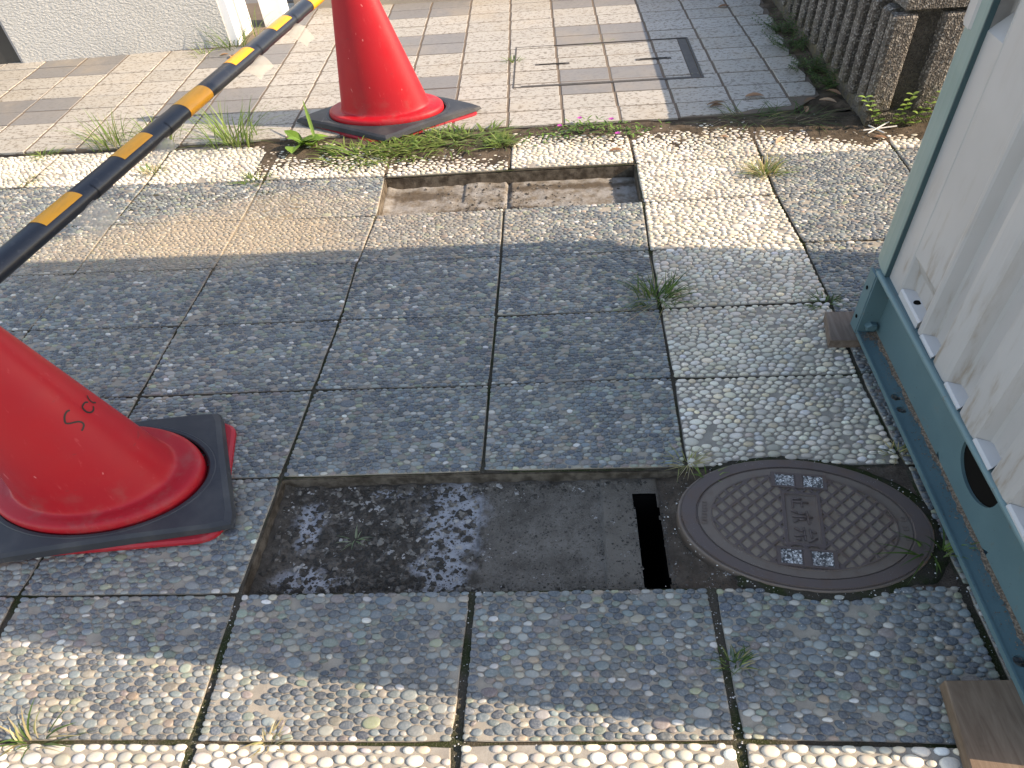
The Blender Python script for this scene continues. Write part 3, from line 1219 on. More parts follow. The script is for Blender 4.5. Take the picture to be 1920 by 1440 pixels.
M['moss'] = k.fin(col, 1.0, spec=0.05)
mb.build('soil_collar', M['moss'], kind='structure', smooth=True)

# ------------------------------------------------------------------ iron lid
lid = thing('manhole_cover', (LID_C[0], LID_C[1], 0.0),
            'round rusty cast iron lid with a diamond grid and raised characters', 'manhole cover')


def lid_pt(u, v, z):
    return (LID_C[0] + u * LID_X[0] + v * LID_Y[0], LID_C[1] + u * LID_X[1] + v * LID_Y[1], z)


LZ = 0.010
PLATE = (-0.125, 0.125, -0.36, 0.40)     # u0,u1,v0,v1
WIN = ((-0.20, 0.20, 0.53, 0.72), (-0.20, 0.20, -0.68, -0.47))


def lid_h(u, v):
    """height and dust amount of the casting at u, v"""
    r = math.hypot(u, v)
    if r > 0.985:
        return LZ - 0.004, 0.1
    if r > 0.865:
        return LZ + 0.001, 0.05
    if r > 0.85:
        return LZ - 0.003, 0.2
    if r > 0.745:
        return LZ - 0.0010, 0.40
    if r > 0.728:
        return LZ + 0.0014, 0.05
    for (a, b, c, d) in WIN:
        if a - .035 < u < b + .035 and c - .03 < v < d + .03:
            return LZ + 0.0012, 0.0
    a, b, c, d = PLATE
    if a - .035 < u < b + .035 and c - .04 < v < d + .04:
        if a < u < b and c < v < d:
            return LZ - 0.0018, 0.35
        return LZ + 0.0020, 0.0
    # diagonal ribs
    p1 = u / 0.130 + v / 0.215
    p2 = u / 0.130 - v / 0.215
    d1 = abs(p1 - round(p1))
    d2 = abs(p2 - round(p2))
    m = min(d1, d2)
    if m < 0.115:
        return LZ + 0.0012, 0.0
    if m < 0.17:
        t = (m - 0.115) / 0.055
        return LZ + 0.0012 - 0.0036 * t, t * .8
    return LZ - 0.0024, 1.0


NG = 300
mb = MB()
us = np.linspace(-1, 1, NG)
idx = -np.ones((NG, NG), int)
vs, cs, fs = [], [], []
for j, v in enumerate(us):
    for i, u in enumerate(us):
        r = math.hypot(u, v)
        if r <= 1.012:
            uu, vv = (u, v) if r < 0.992 else (u / r * 0.995, v / r * 0.995)
            h, dst = lid_h(uu, vv)
            idx[j, i] = len(vs)
            vs.append(lid_pt(uu, vv, h))
            cs.append((dst, dst, dst))
for j in range(NG - 1):
    for i in range(NG - 1):
        q = (idx[j, i], idx[j, i + 1], idx[j + 1, i + 1], idx[j + 1, i])
        if min(q) >= 0:
            fs.append(q)
mb.add(vs, fs)
mb.c = cs
lp = mb.build('plate', M['iron'], lid, origin=(LID_C[0], LID_C[1], 0), smooth=False)
mb = MB()
NA = 96
prof = [(0.975, LZ - 0.001), (0.985, LZ - 0.0035), (0.99, LZ - 0.0035), (1.0, LZ - 0.002), (1.012, LZ - 0.003), (1.018, LZ - 0.008), (1.016, -0.026), (0.975, -0.026)]
vs, fs = [], []
for i in range(NA):
    a = 2 * math.pi * i / NA
    for (q, z) in prof:
        qq = q + 0.0035 * nz3(math.cos(a) * 5, math.sin(a) * 5, q * 3)
        vs.append(lid_pt(qq * math.cos(a), qq * math.sin(a), z))
n = len(prof)
for i in range(NA):
    i2 = (i + 1) % NA
    for j in range(n):
        j2 = (j + 1) % n
        fs.append((i * n + j, i * n + j2, i2 * n + j2, i2 * n + j))
mb.add(vs, fs)
mb.c = [(0.3, 0.3, 0.3)] * len(vs)
mb.build('rim', M['iron'], lid, origin=(LID_C[0], LID_C[1], -0.035), smooth=True)
for (a, b, c, d) in WIN:
    for (e, f_) in ((a, a + 0.16), (b - 0.16, b)):
        mb = MB()
        z = LZ + 0.0016
        vs = [lid_pt(e, c, z), lid_pt(f_, c, z), lid_pt(f_, d, z), lid_pt(e, d, z)]
        vs += [(x, y, zz - 0.002) for x, y, zz in vs]
        mb.add(vs, [(0, 1, 2, 3), (4, 7, 6, 5), (0, 4, 5, 1), (1, 5, 6, 2), (2, 6, 7, 3), (3, 7, 4, 0)])
        mb.build('inset', M['glitter'], lid)
    mb = MB()
    z0, z1 = LZ + 0.0012, LZ + 0.0034
    for (e, f_, g_, h_) in ((a - .03, b + .03, c - .028, c), (a - .03, b + .03, d, d + .028), (a - .03, a, c, d), (b, b + .03, c, d), (-.028, .028, c, d)):
        v8 = [lid_pt(x, y, z) for z in (z0, z1) for (x, y) in ((e, g_), (f_, g_), (f_, h_), (e, h_))]
        mb.add(v8, [(3, 2, 1, 0), (4, 5, 6, 7), (0, 1, 5, 4), (1, 2, 6, 5), (2, 3, 7, 6), (3, 0, 4, 7)])
    mb.c = [(0, 0, 0)] * len(mb.v)
    mb.build('inset_frame', M['iron'], lid)
# raised characters, read with the head turned to the right; strokes in plate units (x 0..1, y 0..1 downwards)
GL = [[(280, 460, 280, 560), (280, 490, 505, 492), (410, 490, 412, 545), (275, 455, 412, 452)],
      [(262, 668, 545, 666), (466, 592, 484, 745), (445, 632, 340, 622), (340, 622, 252, 600), (450, 690, 350, 700), (350, 700, 272, 730)],
      [(404, 790, 408, 935), (408, 828, 340, 830), (340, 830, 275, 800), (425, 885, 265, 888), (360, 928, 290, 925), (480, 805, 500, 900), (490, 815, 568, 846), (455, 945, 575, 905)]]
for gl in GL:
    mb = MB()
    for (xa, ya, xb, yb) in gl:
        def g2(x, y):
            return (x - 400) / 210 * 0.12, 0.40 - (y - 400) / 570 * 0.76
        ua, va = g2(xa, ya)
        ub, vb = g2(xb, yb)
        mb.tube([lid_pt(ua, va, LZ - 0.0003), lid_pt(ub, vb, LZ - 0.0003)], 0.0022, 8)
    mb.c = [(0, 0, 0)] * len(mb.v)
    mb.build('character', M['iron'], lid, smooth=True)
# small cast marks on the rim
for sgn, nm in ((-1, 4), (1, 3)):
    mb = MB()
    for kx in range(nm):
        v = 0.16 - kx * 0.095 if sgn < 0 else 0.16 - kx * 0.14
        for (du, dv, eu, ev) in ((-0.02, 0, 0.02, 0), (-0.02, -0.05, 0.02, -0.05), (0.02, 0, 0.02, -0.05)):
            u0 = sgn * 0.795
            mb.tube([lid_pt(u0 + du, v + dv, LZ), lid_pt(u0 + eu, v + ev, LZ)], 0.0011, 6)
    mb.c = [(0.2, 0.2, 0.2)] * len(mb.v)
    mb.build('cast_mark', M['iron'], lid)

# ------------------------------------------------------------------ tiled terrace
TP, TR = 0.246, 0.152
TY = 1.562


def tx(kx, y):
    return 0.0 + kx * TP - 0.0245 * (y - TY) + 0.0025 * math.sin(kx * 5.1)


TZ = 0.009
mb = MB()
mb.prism([(-4.4, TY + 0.008), (0.98, TY + 0.008), (1.22, TY + 0.03), (1.36, TY + .16), (1.42, 3.6), (-4.4, 3.6)], -0.012, TZ - 0.003)
terrace = mb.build('tiled_terrace', M['grout'], kind='structure', origin=(0, TY, 0))
CX0, CX1, CY0, CY1 = 0.010, 0.905, 1.972, 2.500      # inspection cover
tile_cache = {}


def tile(x0, x1, y0, y1, mat, parent, poly=None, z=TZ):
    jz = random.gauss(0, 0.0006)
    if poly is not None:
        mb = MB()
        mb.prism(poly, z - 0.010, z + jz, bev=0.0015)
        return mb.build('tile', M[mat], parent)
    key = (round(x1 - x0, 3), round(y1 - y0, 3), mat)
    if key not in tile_cache:
        w, h = x1 - x0, y1 - y0
        mb = MB()
        mb.box(-w / 2, w / 2, -h / 2, h / 2, -0.010, 0.0, bev=0.0016)
        me = bpy.data.meshes.new('tile')
        me.from_pydata(mb.v, [], mb.f)
        me.materials.append(M[mat])
        tile_cache[key] = me
    return link('tile', tile_cache[key], ((x0 + x1) / 2, (y0 + y1) / 2, z + jz), parent)


GX, GY = 0.0064, 0.0038
for j in range(0, 13):
    for kx in range(-18, 6):
        y0, y1 = TY + j * TR, TY + (j + 1) * TR
        ym = (y0 + y1) / 2
        x0, x1 = tx(kx, ym), tx(kx + 1, ym)
        u, v, dz = screen((x0 * .5 + x1 * .5, ym, 0))
        if not (-110 < u < 1800 and -45 < v):
            continue
        if j > 11 and kx < -6:
            continue
        if x0 < -1.62 and y1 > 2.80:
            continue
        mat = 'tile_grey' if (kx % 4 in (1, 2) and j % 4 in (2, 3) and kx < 4) else 'tile_cream'
        a, b, c, d = x0 + GX, x1 - GX, y0 + GY, y1 - GY
        if kx == 5:
            if j == 0:
                continue
            e = 1.345 + 0.012 * nz3(j * 3.1, 0.5) + 0.016 * (j % 2) + 0.004 * j
            tile(a, b, c, d, mat, terrace, poly=[(a, c), (e - .02, c + .004), (e, (c + d) / 2), (e - .012, d), (a, d)])
            continue
        if kx == 4 and j == 0:
            tile(a, b, c, d, mat, terrace, poly=[(a, c + .022), (a + .06, c + .05), (b - .01, c + .066), (b, c + .07), (b, d), (a, d)])
            continue
        if kx == 3 and j == 0:
            tile(a, b, c, d, mat, terrace, poly=[(a, c + .004), (a + .05, c + .016), (a + .1, c + .012), (a + .17, c + .020), (b, c + .017), (b, d), (a, d)])
            continue
        if j == 0:
            e = [c + abs(random.gauss(0, .003)) for _ in range(4)]
            tile(a, b, c, d, mat, terrace, poly=[(a, e[0]), (a + .08, e[1]), (a + .16, e[2]), (b, e[3]), (b, d), (a, d)])
            continue
        # clip against the inspection cover
        if b > CX0 and a < CX1 and d > CY0 and c < CY1:
            if a >= CX0 - .01 and b <= CX1 + .005:
                if c < CY0 - .02:
                    tile(a, b, c, CY0 - 0.003, mat, terrace)
                if d > CY1 + .02:
                    tile(a, b, CY1 + 0.003, d, mat, terrace)
                continue
            if b > CX1 and a < CX1:
                if c < CY0 - .02 and d > CY0:
                    tile(a, b, c, CY0 - 0.003, mat, terrace)
                    tile(CX1 + .003, b, CY0 + .001, d, mat, terrace)
                elif d > CY1 + .02:
                    tile(a, b, CY1 + .003, d, mat, terrace)
                    tile(CX1 + .003, b, c, CY1 - .001, mat, terrace)
                else:
                    tile(CX1 + .003, b, c, d, mat, terrace)
                continue
        tile(a, b, c, d, mat, terrace)

cov = thing('access_cover', ((CX0 + CX1) / 2, CY0, 0.0), 'rectangular access cover filled with terrace tiles, two lifting slots and steel edges', 'access cover')
mb = MB()
z0, z1 = -0.01, TZ + 0.0015
mb.box(CX0, CX1, CY0, CY0 + .007, z0, z1)
mb.box(CX0, CX1, CY1 - .006, CY1, z0, z1)
mb.box(CX0, CX0 + .007, CY0 + .007, CY1 - .006, z0, z1)
mb.box(CX1 - .007, CX1, CY0 + .007, CY1 - .006, z0, z1)
mb.build('outer_frame', M['steel'], cov)
mb = MB()
ix0, ix1 = CX0 + .040, CX1 - .052
mb.box(CX0 + .012, ix0, CY0 + .012, CY1 - .010, z0, z1 - .003)
mb.box(ix1, CX1 - .012, CY0 + .012, CY1 - .010, z0, z1 - .003)
mb.box(ix0, ix1, CY0 + .011, CY0 + .021, z0, z1 - .001)
mb.build('inner_frame', M['steel'], cov)
mb = MB()
mb.box(CX0 + .007, CX1 - .007, CY0 + .007, CY1 - .006, -0.012, TZ - .0035)
mb.build('tray', M['grout'], cov)
ylines = [CY0 + .022] + [TY + j * TR for j in (3, 4, 5, 6) if CY0 + .03 < TY + j * TR < CY1 - .02] + [CY1 - .008]
HAND = ((0.115, 0.287, 2.232, 2.252), (0.615, 0.788, 2.226, 2.246))
for jj in range(len(ylines) - 1):
    c, d = ylines[jj] + GY, ylines[jj + 1] - GY
    if d - c < .008:
        continue
    j = int(((c + d) / 2 - TY) / TR)
    for kx in range(0, 4):
        ym = (c + d) / 2
        a, b = max(tx(kx, ym) + GX, ix0 + .003), min(tx(kx + 1, ym) - GX, ix1 - .003)
        if b - a < .01:
            continue
        mat = 'tile_grey' if (kx % 4 in (1, 2) and j % 4 in (2, 3)) else 'tile_cream'
        tile(a, b, c, d, mat, cov, z=TZ - .0005)
for (a, b, c, d) in HAND:
    mb = MB()
    mb.box(a, b, c, d, TZ - .002, TZ + .0015)
    ho = mb.build('lifting_slot', M['steel'], cov)
    mb = MB()
    mb.box(a + .02, b - .02, c + .006, d - .005, TZ + .0015, TZ + .0022)
    mb.build('slot_opening', M['void'], ho)


# ------------------------------------------------------------------ soil between slabs and terrace
def soilz(x, y):
    front = 1.40 + 0.03 * nz3(x * 5, 3.3) + 0.02 * nz3(x * 17, 8.1)
    if x < -0.50:
        front -= 0.10 * max(0, 1 - abs(x + 0.72) / 0.28) + 0.0
    if x < -1.02:
        front += min(0.2, (-1.02 - x) * 0.9)
    if -0.5 < x < 0.05:
        front -= 0.035
    if x > 0.5:
        front -= 0.015
    if x > 1.0:
        front += 0.0
    t = (y - front) / 0.16
    h = -0.012 + 0.019 * min(1.0, max(0.0, t + 0.55)) + 0.0085 * fbm(x, y, 11, 5)
    # thin film of earth washed over the rear of the border slabs, pebbles poking out
    if -1.05 < x < 1.7:
        t2 = (y - (1.36 if x > 0.02 else 1.25) + 0.05 * fbm(x, y, 6, 3)) / 0.10
        if x < -0.45:
            t2 += 0.5 * max(0, 1 - abs(x + 0.72) / 0.25)
        t2 = min(1.0, max(-1.0, t2))
        h = max(h, 0.0015 + 0.0038 * t2 + 0.0018 * fbm(x, y, 30, 3) - (0.02 if t2 < -.9 else 0))
    if y > 1.53:
        h -= min(0.02, (y - 1.53) * 0.35)
    if x > 1.22:
        h += 0.004
    return h


mb = heightfield(-2.3, 2.0, 1.215, 1.60, 560, 70, soilz)
soil = mb.build('verge_soil', M['soil'], kind='structure', smooth=True)
mb = heightfield(1.20, 1.50, 1.56, 3.5, 40, 220, lambda x, y: -0.006 + (x - 1.28) * 0.10 + 0.010 * fbm(x, y, 11, 5))
mb.build('verge_soil', M['soil'], kind='structure', smooth=True)


def s_soil():
    x, y = random.uniform(-1.0, 1.7), random.uniform(1.27, 1.54)
    z = soilz(x, y)
    if z < 0:
        return None
    return (x, y, z)


stones('crumbs', 1500, s_soil, 0.001, 0.006, M['rubble'], soil)


# ------------------------------------------------------------------ traffic cones and rubber weights
def tc(cx, cy, th, lean=0.0):
    c, s = math.cos(th), math.sin(th)

    def f(x, y, z):
        return (cx + KX * (x * c - y * s) + lean * z, cy + (x * s + y * c), z)
    return f


def rsq(h, r, n=6):
    pts = []
    for qx, qy, a0 in ((1, 1, 0), (-1, 1, 90), (-1, -1, 180), (1, -1, 270)):
        for i in range(n + 1):
            a = rad(a0 + 90 * i / n)
            pts.append((qx * (h - r) + r * math.cos(a), qy * (h - r) + r * math.sin(a)))
    return pts


def cone(cx, cy, th, lean, label):
    t = thing('traffic_cone', (cx, cy, 0.0), label, 'traffic cone', 'red traffic cones carrying the barrier pole')
    T = tc(cx, cy, th)
    TL = tc(cx, cy, th, lean)
    # square base with a raised edge
    mb = MB()
    rings = [(0.185, 0.040, 0.003), (0.185, 0.040, 0.012), (0.180, 0.037, 0.017), (0.168, 0.031, 0.017), (0.164, 0.030, 0.013), (0.150, 0.08, 0.013)]
    vs, fs = [], []
    N = 28
    for (h, r, z) in rings:
        vs += [T(x, y, z) for x, y in rsq(h, r)]
    for a in range(len(rings) - 1):
        for i in range(N):
            j = (i + 1) % N
            fs.append((a * N + i, a * N + j, (a + 1) * N + j, (a + 1) * N + i))
    fs.append(tuple(range(N))[::-1])
    mb.add(vs, fs)
    mb.build('base', M['cone_base_red'], t, smooth=False, origin=(cx, cy, 0.003))
    # lathe body
    prof = [(0.152, 0.016), (0.157, 0.030), (0.158, 0.050), (0.157, 0.058), (0.1535, 0.0635), (0.148, 0.0655), (0.134, 0.0660), (0.1265, 0.0665), (0.1235, 0.068), (0.1215, 0.0715), (0.1195, 0.080), (0.1176, 0.092)]
    for i in range(1, 25):
        z = 0.092 + (0.688 - 0.092) * i / 24
        prof.append((0.1176 + (0.031 - 0.1176) * i / 24, z))
    prof += [(0.030, 0.695), (0.026, 0.700), (0.018, 0.701), (0.017, 0.66)]
    mb = MB()
    N = 96
    vs, fs = [], []
    for (r, z) in prof:
        for i in range(N):
            a = 2 * math.pi * i / N
            vs.append(TL(r * math.cos(a), r * math.sin(a), z))
    for a in range(len(prof) - 1):
        for i in range(N):
            j = (i + 1) % N
            fs.append((a * N + i, a * N + j, (a + 1) * N + j, (a + 1) * N + i))
    mb.add(vs, fs)
    mb.build('body', M['cone_red'], t, smooth=True, origin=(cx, cy, 0.016))
    return t


def weight(cx, cy, th, label):
    T = tc(cx, cy, th)
    t = thing('cone_weight', (cx, cy, 0.02), label, 'cone weight', 'black rubber weights round the cone bases')
    mb = MB()
    N = 64
    circ = lambda r: [(r * math.cos(rad(360 * i / N)), r * math.sin(rad(360 * i / N))) for i in range(N)]

    def sq(h, r):
        # rounded square sampled at the same angles as the hole
        out = []
        for (x, y) in circ(1.0):
            a = math.atan2(y, x)
            d = min(h / max(abs(math.cos(a)), 1e-6), h / max(abs(math.sin(a)), 1e-6))
            d = min(d, h * 1.4142 - r * 0.30)
            out.append((d * math.cos(a), d * math.sin(a)))
        return out
    rings = [(circ(0.160), 0.0225), (circ(0.160), 0.050), (circ(0.163), 0.0545), (circ(0.170), 0.0555), (circ(0.1715), 0.0535), (circ(0.174), 0.0535), (sq(0.176, .02), 0.0525), (sq(0.184, .02), 0.045), (sq(0.187, .02), 0.0225)]
    vs, fs = [], []
    for pts, z in rings:
        for (x, y) in pts:
            rr_ = math.hypot(x, y)
            zz = 0.0185 + (z - 0.0225) * 0.84 - max(0, rr_ - 0.185) * 0.10 * (1 if z > .03 else 0)
            vs.append(T(x, y, zz))
    K = len(rings)
    for a in range(K):
        b = (a + 1) % K
        for i in range(N):
            j = (i + 1) % N
            fs.append((a * N + i, b * N + i, b * N + j, a * N + j))
    mb.add(vs, fs)
    mb.build('ring', M['rubber'], t, origin=(cx, cy, 0.0225))
    return t


NEAR, FAR = (-0.93, -0.330), (-0.548, 1.722)
cone_n = cone(*NEAR, rad(7.7), -0.14, 'red traffic cone with black handwriting, beside the dark open pit')
weight(*NEAR, rad(14.7), 'square black rubber weight round the cone with handwriting')
cone(*FAR, rad(-47), -0.09, 'sunlit red traffic cone standing on the cream tiled terrace')
weight(*FAR, rad(-41), 'square black rubber weight round the sunlit cone on the tiles')

# handwriting on the near cone
STR = [[(-0.8427, -0.3614, 0.3219), (-0.8458, -0.3656, 0.3233), (-0.8491, -0.3722, 0.3195), (-0.8511, -0.3775, 0.3128), (-0.8515, -0.3815, 0.3045), (-0.8477, -0.3798, 0.2996), (-0.8402, -0.3728, 0.2962), (-0.8349, -0.3676, 0.2922), (-0.8312, -0.3658, 0.2859), (-0.8307, -0.3683, 0.2801), (-0.8329, -0.3741, 0.2751), (-0.8347, -0.3774, 0.2731)],
       [(-0.8314, -0.3238, 0.3071), (-0.8325, -0.3301, 0.3125), (-0.8322, -0.3391, 0.3122), (-0.8313, -0.3433, 0.3082), (-0.8282, -0.3446, 0.2996), (-0.8253, -0.3413, 0.293), (-0.8237, -0.3345, 0.2898), (-0.8251, -0.3272, 0.2919), (-0.8266, -0.3243, 0.2946)],
       [(-0.839, -0.3096, 0.3135), (-0.8348, -0.3148, 0.3089), (-0.8316, -0.3164, 0.302), (-0.8299, -0.3154, 0.2965), (-0.8299, -0.3104, 0.2912)]]


def smooth_line(pts, n=4):
    out = []
    P_ = [Vector(p) for p in pts]
    for i in range(len(P_) - 1):
        p0, p1, p2, p3 = P_[max(i - 1, 0)], P_[i], P_[i + 1], P_[min(i + 2, len(P_) - 1)]
        for s in range(n):
            t = s / n
            out.append(0.5 * ((2 * p1) + (p2 - p0) * t + (2 * p0 - 5 * p1 + 4 * p2 - p3) * t * t + (3 * p1 - p0 - 3 * p2 + p3) * t ** 3))
    out.append(P_[-1])
    return out


def on_cone(p, off=0.0007):
    z = p.z
    r = 0.1176 + (0.031 - 0.1176) * (z - 0.092) / 0.596 + off
    x, y = (p.x - NEAR[0] + 0.14 * z) / KX, p.y - NEAR[1]
    L = math.hypot(x, y)
    return Vector((NEAR[0] - 0.14 * z + KX * x / L * r, NEAR[1] + y / L * r, z))


for st in STR:
    pts = [on_cone(p) for p in smooth_line(st)]
    mb = MB()
    v, f = [], []
    for i, p in enumerate(pts):
        tdir = (pts[min(i + 1, len(pts) - 1)] - pts[max(i - 1, 0)]).normalized()
        nrm = Vector(((p.x - NEAR[0] + 0.14 * p.z) / KX ** 2, p.y - NEAR[1], 0.02)).normalized()
        sd_ = tdir.cross(nrm).normalized() * 0.0019
        v += [on_cone(p - sd_), on_cone(p + sd_)]
    for i in range(len(pts) - 1):
        f.append((2 * i, 2 * i + 1, 2 * i + 3, 2 * i + 2))
    mb.add(v, f)
    mb.build('handwriting', M['ink'], cone_n)

# ------------------------------------------------------------------ striped pole
PA = Vector((-0.86497792, -0.1760765, 0.62))
PB = Vector((-0.65097434, 1.20032778, 0.62))
PD = (PB - PA).normalized()
PR_ = 0.0205
pole = thing('barrier_pole', PA - PD * 0.12, 'black pole with yellow bands laid across the tops of the two cones', 'barrier pole')
side = PD.cross(Vector((0, 0, 1))).normalized()


def pole_pt(s, a, r):
    # the pole shares the wide plan proportions of the place
    return PA + PD * s + side * (math.cos(a) * r * 1.45) + Vector((0, 0, 1)) * (math.sin(a) * r)


def band(s0, s1, r, a0, a1, n, cap=False):
    mb = MB()
    v, f = [], []
    m = max(2, int((s1 - s0) / 0.05) + 1)
    full = abs(a1 - a0) > 6.2
    for i in range(m + 1):
        for j in range(n + (0 if full else 1)):
            v.append(pole_pt(s0 + (s1 - s0) * i / m, a0 + (a1 - a0) * j / n, r))
    w = n + (0 if full else 1)
    for i in range(m):
        for j in range(n):
            j2 = (j + 1) % w
            f.append((i * w + j, i * w + j2, (i + 1) * w + j2, (i + 1) * w + j))
    if cap:
        f.append(tuple(range(w))[::-1])
        f.append(tuple(range(m * w, (m + 1) * w)))
    mb.add(v, f)
    return mb


S0, S1 = -0.17, 1.875
band(S0, S1, PR_, 0, 2 * math.pi, 28, True).build('shaft', M['pole_black'], pole, smooth=True)
for i in range(-1, 7):
    s = max(S0 + .005, 0.042 + 0.2795 * i)
    fullb = i in (2, 5, 6)
    if fullb:
        band(s, 0.042 + 0.2795 * i + 0.12, PR_ + 0.0006, 0, 2 * math.pi, 28).build('yellow_band', M['pole_yellow'], pole, smooth=True)
    else:
        band(s, 0.042 + 0.2795 * i + 0.12, PR_ + 0.0006, rad(40), rad(200), 14).build('yellow_band', M['pole_yellow'], pole, smooth=True)
for s in (0.20, 0.505, 1.03, 1.30):
    band(s, s + 0.05, PR_ + 0.0012, rad(-120), rad(60), 12).build('tape_wrap', M['pole_black'], pole, smooth=True)
for (rx_, ry_, cxr, cyr) in ((0.105, 0.055, -1.000, -0.345), (0.078, 0.050, -0.604, 1.722)):
    mb = MB()
    mb.tube([(cxr + rx_ * math.cos(2 * math.pi * i / 28), cyr + ry_ * math.sin(2 * math.pi * i / 28), 0.622) for i in range(29)], 0.007, 8)
    mb.build('end_ring', M['pole_yellow'], pole, smooth=True)
# clear tape tails hanging from the pole
for (s0, s1, drop, out) in ((0.085, 0.175, 0.040, 0.050), (0.36, 0.47, 0.020, 0.026), (0.90, 1.01, 0.030, 0.040), (1.19, 1.285, 0.042, 0.062)):
    mb = MB()
    v, f = [], []
    N = 6
    for i in range(N + 1):
        t = i / N
        for j in range(5):
            w = j / 4
            s = s0 + (s1 - s0) * w + 0.012 * t
            p = pole_pt(s, rad(-25), PR_ + .001) + side * (out * t * (1 - .25 * w * t)) + Vector((0, 0, -1)) * (drop * t * t + 0.004 * math.sin(w * 5 + t * 3))
            v.append(p)
    for i in range(N):
        for j in range(4):
            f.append((i * 5 + j, i * 5 + j + 1, (i + 1) * 5 + j + 1, (i + 1) * 5 + j))
    mb.add(v, f)
    mb.build('tape_tail', M['tape'], pole, smooth=True)

# ------------------------------------------------------------------ cabin on its steel base
cab = thing('portable_cabin', (1.05, -0.4, 0.032), 'white ribbed plastic cabin on a teal steel channel base', 'portable cabin')
Y0, Y1 = -0.955, 0.128
def fx(y):          # the outer edge of the base runs very slightly askew
    return 1.009 + 0.0215 * (y - 0.1)


def px(y):          # face of the ribbed panel
    return 1.0345 + 0.048 * (y - 0.12)


def fbox(mb, dx0, dx1, ya, yb, za, zb):
    v = []
    for z in (za, zb):
        for (y, d) in ((ya, dx0), (ya, dx1), (yb, dx1), (yb, dx0)):
            v.append((fx(y) + d, y, z))
    mb.add(v, [(3, 2, 1, 0), (4, 5, 6, 7), (0, 1, 5, 4), (1, 2, 6, 5), (2, 3, 7, 6), (3, 0, 4, 7)])


# flange with slots cut through: built from plates round each slot
slots = [(-0.118, 0.022), (-0.160, 0.022), (-0.775, 0.022), (-0.822, 0.022)]
mb = MB()
zb0, zb1 = 0.032, 0.040
sl = sorted(slots)
yb = Y0
for (yc, xo) in sl:
    fbox(mb, 0, 0.058, yb, yc - .011, zb0, zb1)
    fbox(mb, 0, xo - .011, yc - .011, yc + .011, zb0, zb1)
    fbox(mb, xo + .013, 0.058, yc - .011, yc + .011, zb0, zb1)
    yb = yc + .011
fbox(mb, 0, 0.058, yb, Y1, zb0, zb1)
for (yc, xo) in sl:
    for sx, sy in ((-1, -1), (1, -1), (1, 1), (-1, 1)):
        xe, ye = xo + (-.011 if sx < 0 else .013), yc + sy * .011
        p3 = [(xe, ye), (xe - sx * .0085, ye), (xe - sx * .003, ye - sy * .003), (xe, ye - sy * .0075)]
        if sx * sy > 0:
            p3 = p3[::-1]
        mb.prism([(fx(q[1]) + q[0], q[1]) for q in p3], zb0, zb1 - .0001)
base = mb.build('bottom_flange', M['teal'], cab)
mb = MB()
fbox(mb, -0.0005, 0.004, Y0, Y1, zb0 - .0005, zb1 + .004)
mb.build('flange_edge', M['teal'], cab)
# web with a round opening
HC, HR, HRZ = (-0.432, 0.150), 0.078, 0.062
mb = MB()
v, f = [], []
NC = 40
for xo in (0.050, 0.057):
    for i in range(NC):
        a = 2 * math.pi * i / NC
        y, z = HC[0] + HR * math.cos(a), HC[1] + HRZ * math.sin(a)
        v.append((fx(y) + xo, y, z))
    for i in range(NC):
        a = 2 * math.pi * i / NC
        c, s = math.cos(a), math.sin(a)
        d = min(0.13 / max(abs(c), 1e-6), 1e9)
        zt_, zb_ = 0.222 - HC[1], HC[1] - 0.040
        d = min(d, (zt_ if s > 0 else zb_) / max(abs(s), 1e-6))
        y, z = HC[0] + d * c, HC[1] + d * s
        v.append((fx(y) + xo, y, z))
for o in (0, 2 * NC):
    for i in range(NC):
        j = (i + 1) % NC
        q = (o + i, o + j, o + NC + j, o + NC + i)
        f.append(q if o else q[::-1])
for i in range(NC):
    j = (i + 1) % NC
    f.append((i, j, 2 * NC + j, 2 * NC + i))
mb.add(v, f)
fbox(mb, 0.050, 0.057, Y0, HC[0] - .13, 0.040, 0.222)
fbox(mb, 0.050, 0.057, HC[0] + .13, Y1, 0.040, 0.222)
mb.build('web', M['teal'], cab)
mb = MB()
fbox(mb, 0.058, 0.40, HC[0] - .14, HC[0] + .14, 0.045, 0.20)
mb.build('opening_back', M['void'], cab)
mb = MB()
fbox(mb, 0.004, 0.058, Y0, Y1 + .03, 0.222, 0.229)
mb.build('top_flange', M['teal'], cab)
mb = MB()
N = 90
v, f = [], []
for i in range(N):
    y = Y0 + (Y1 + .02 - Y0) * i / (N - 1)
    e = 0.0007 * nz3(y * 70, 1.0)
    for (d, z) in ((0.0035 + e, .2185), (0.0015 + e, .222), (0.002 + e, .2285), (0.008, .2308 + e * .6), (0.013, .2300)):
        v.append((fx(y) + d, y, z))
for i in range(N - 1):
    for j in range(4):
        a = i * 5 + j
        f.append((a, a + 5, a + 6, a + 1))
mb.add(v, f)
mb.build('flange_lip', M['teal_worn'], cab, smooth=True)
mb = MB()
fbox(mb, 0.000, 0.060, Y1, Y1 + .006, 0.032, 0.222)
fbox(mb, -0.002, 0.005, Y1 + .006, Y1 + .045, 0.032, 0.222)
ep = mb.build('end_plate', M['teal'], cab)
mb = MB()
fbox(mb, 0.30, 0.37, Y0 + .01, Y1, 0.032, 0.222)
mb.build('inner_beam', M['teal'], cab)


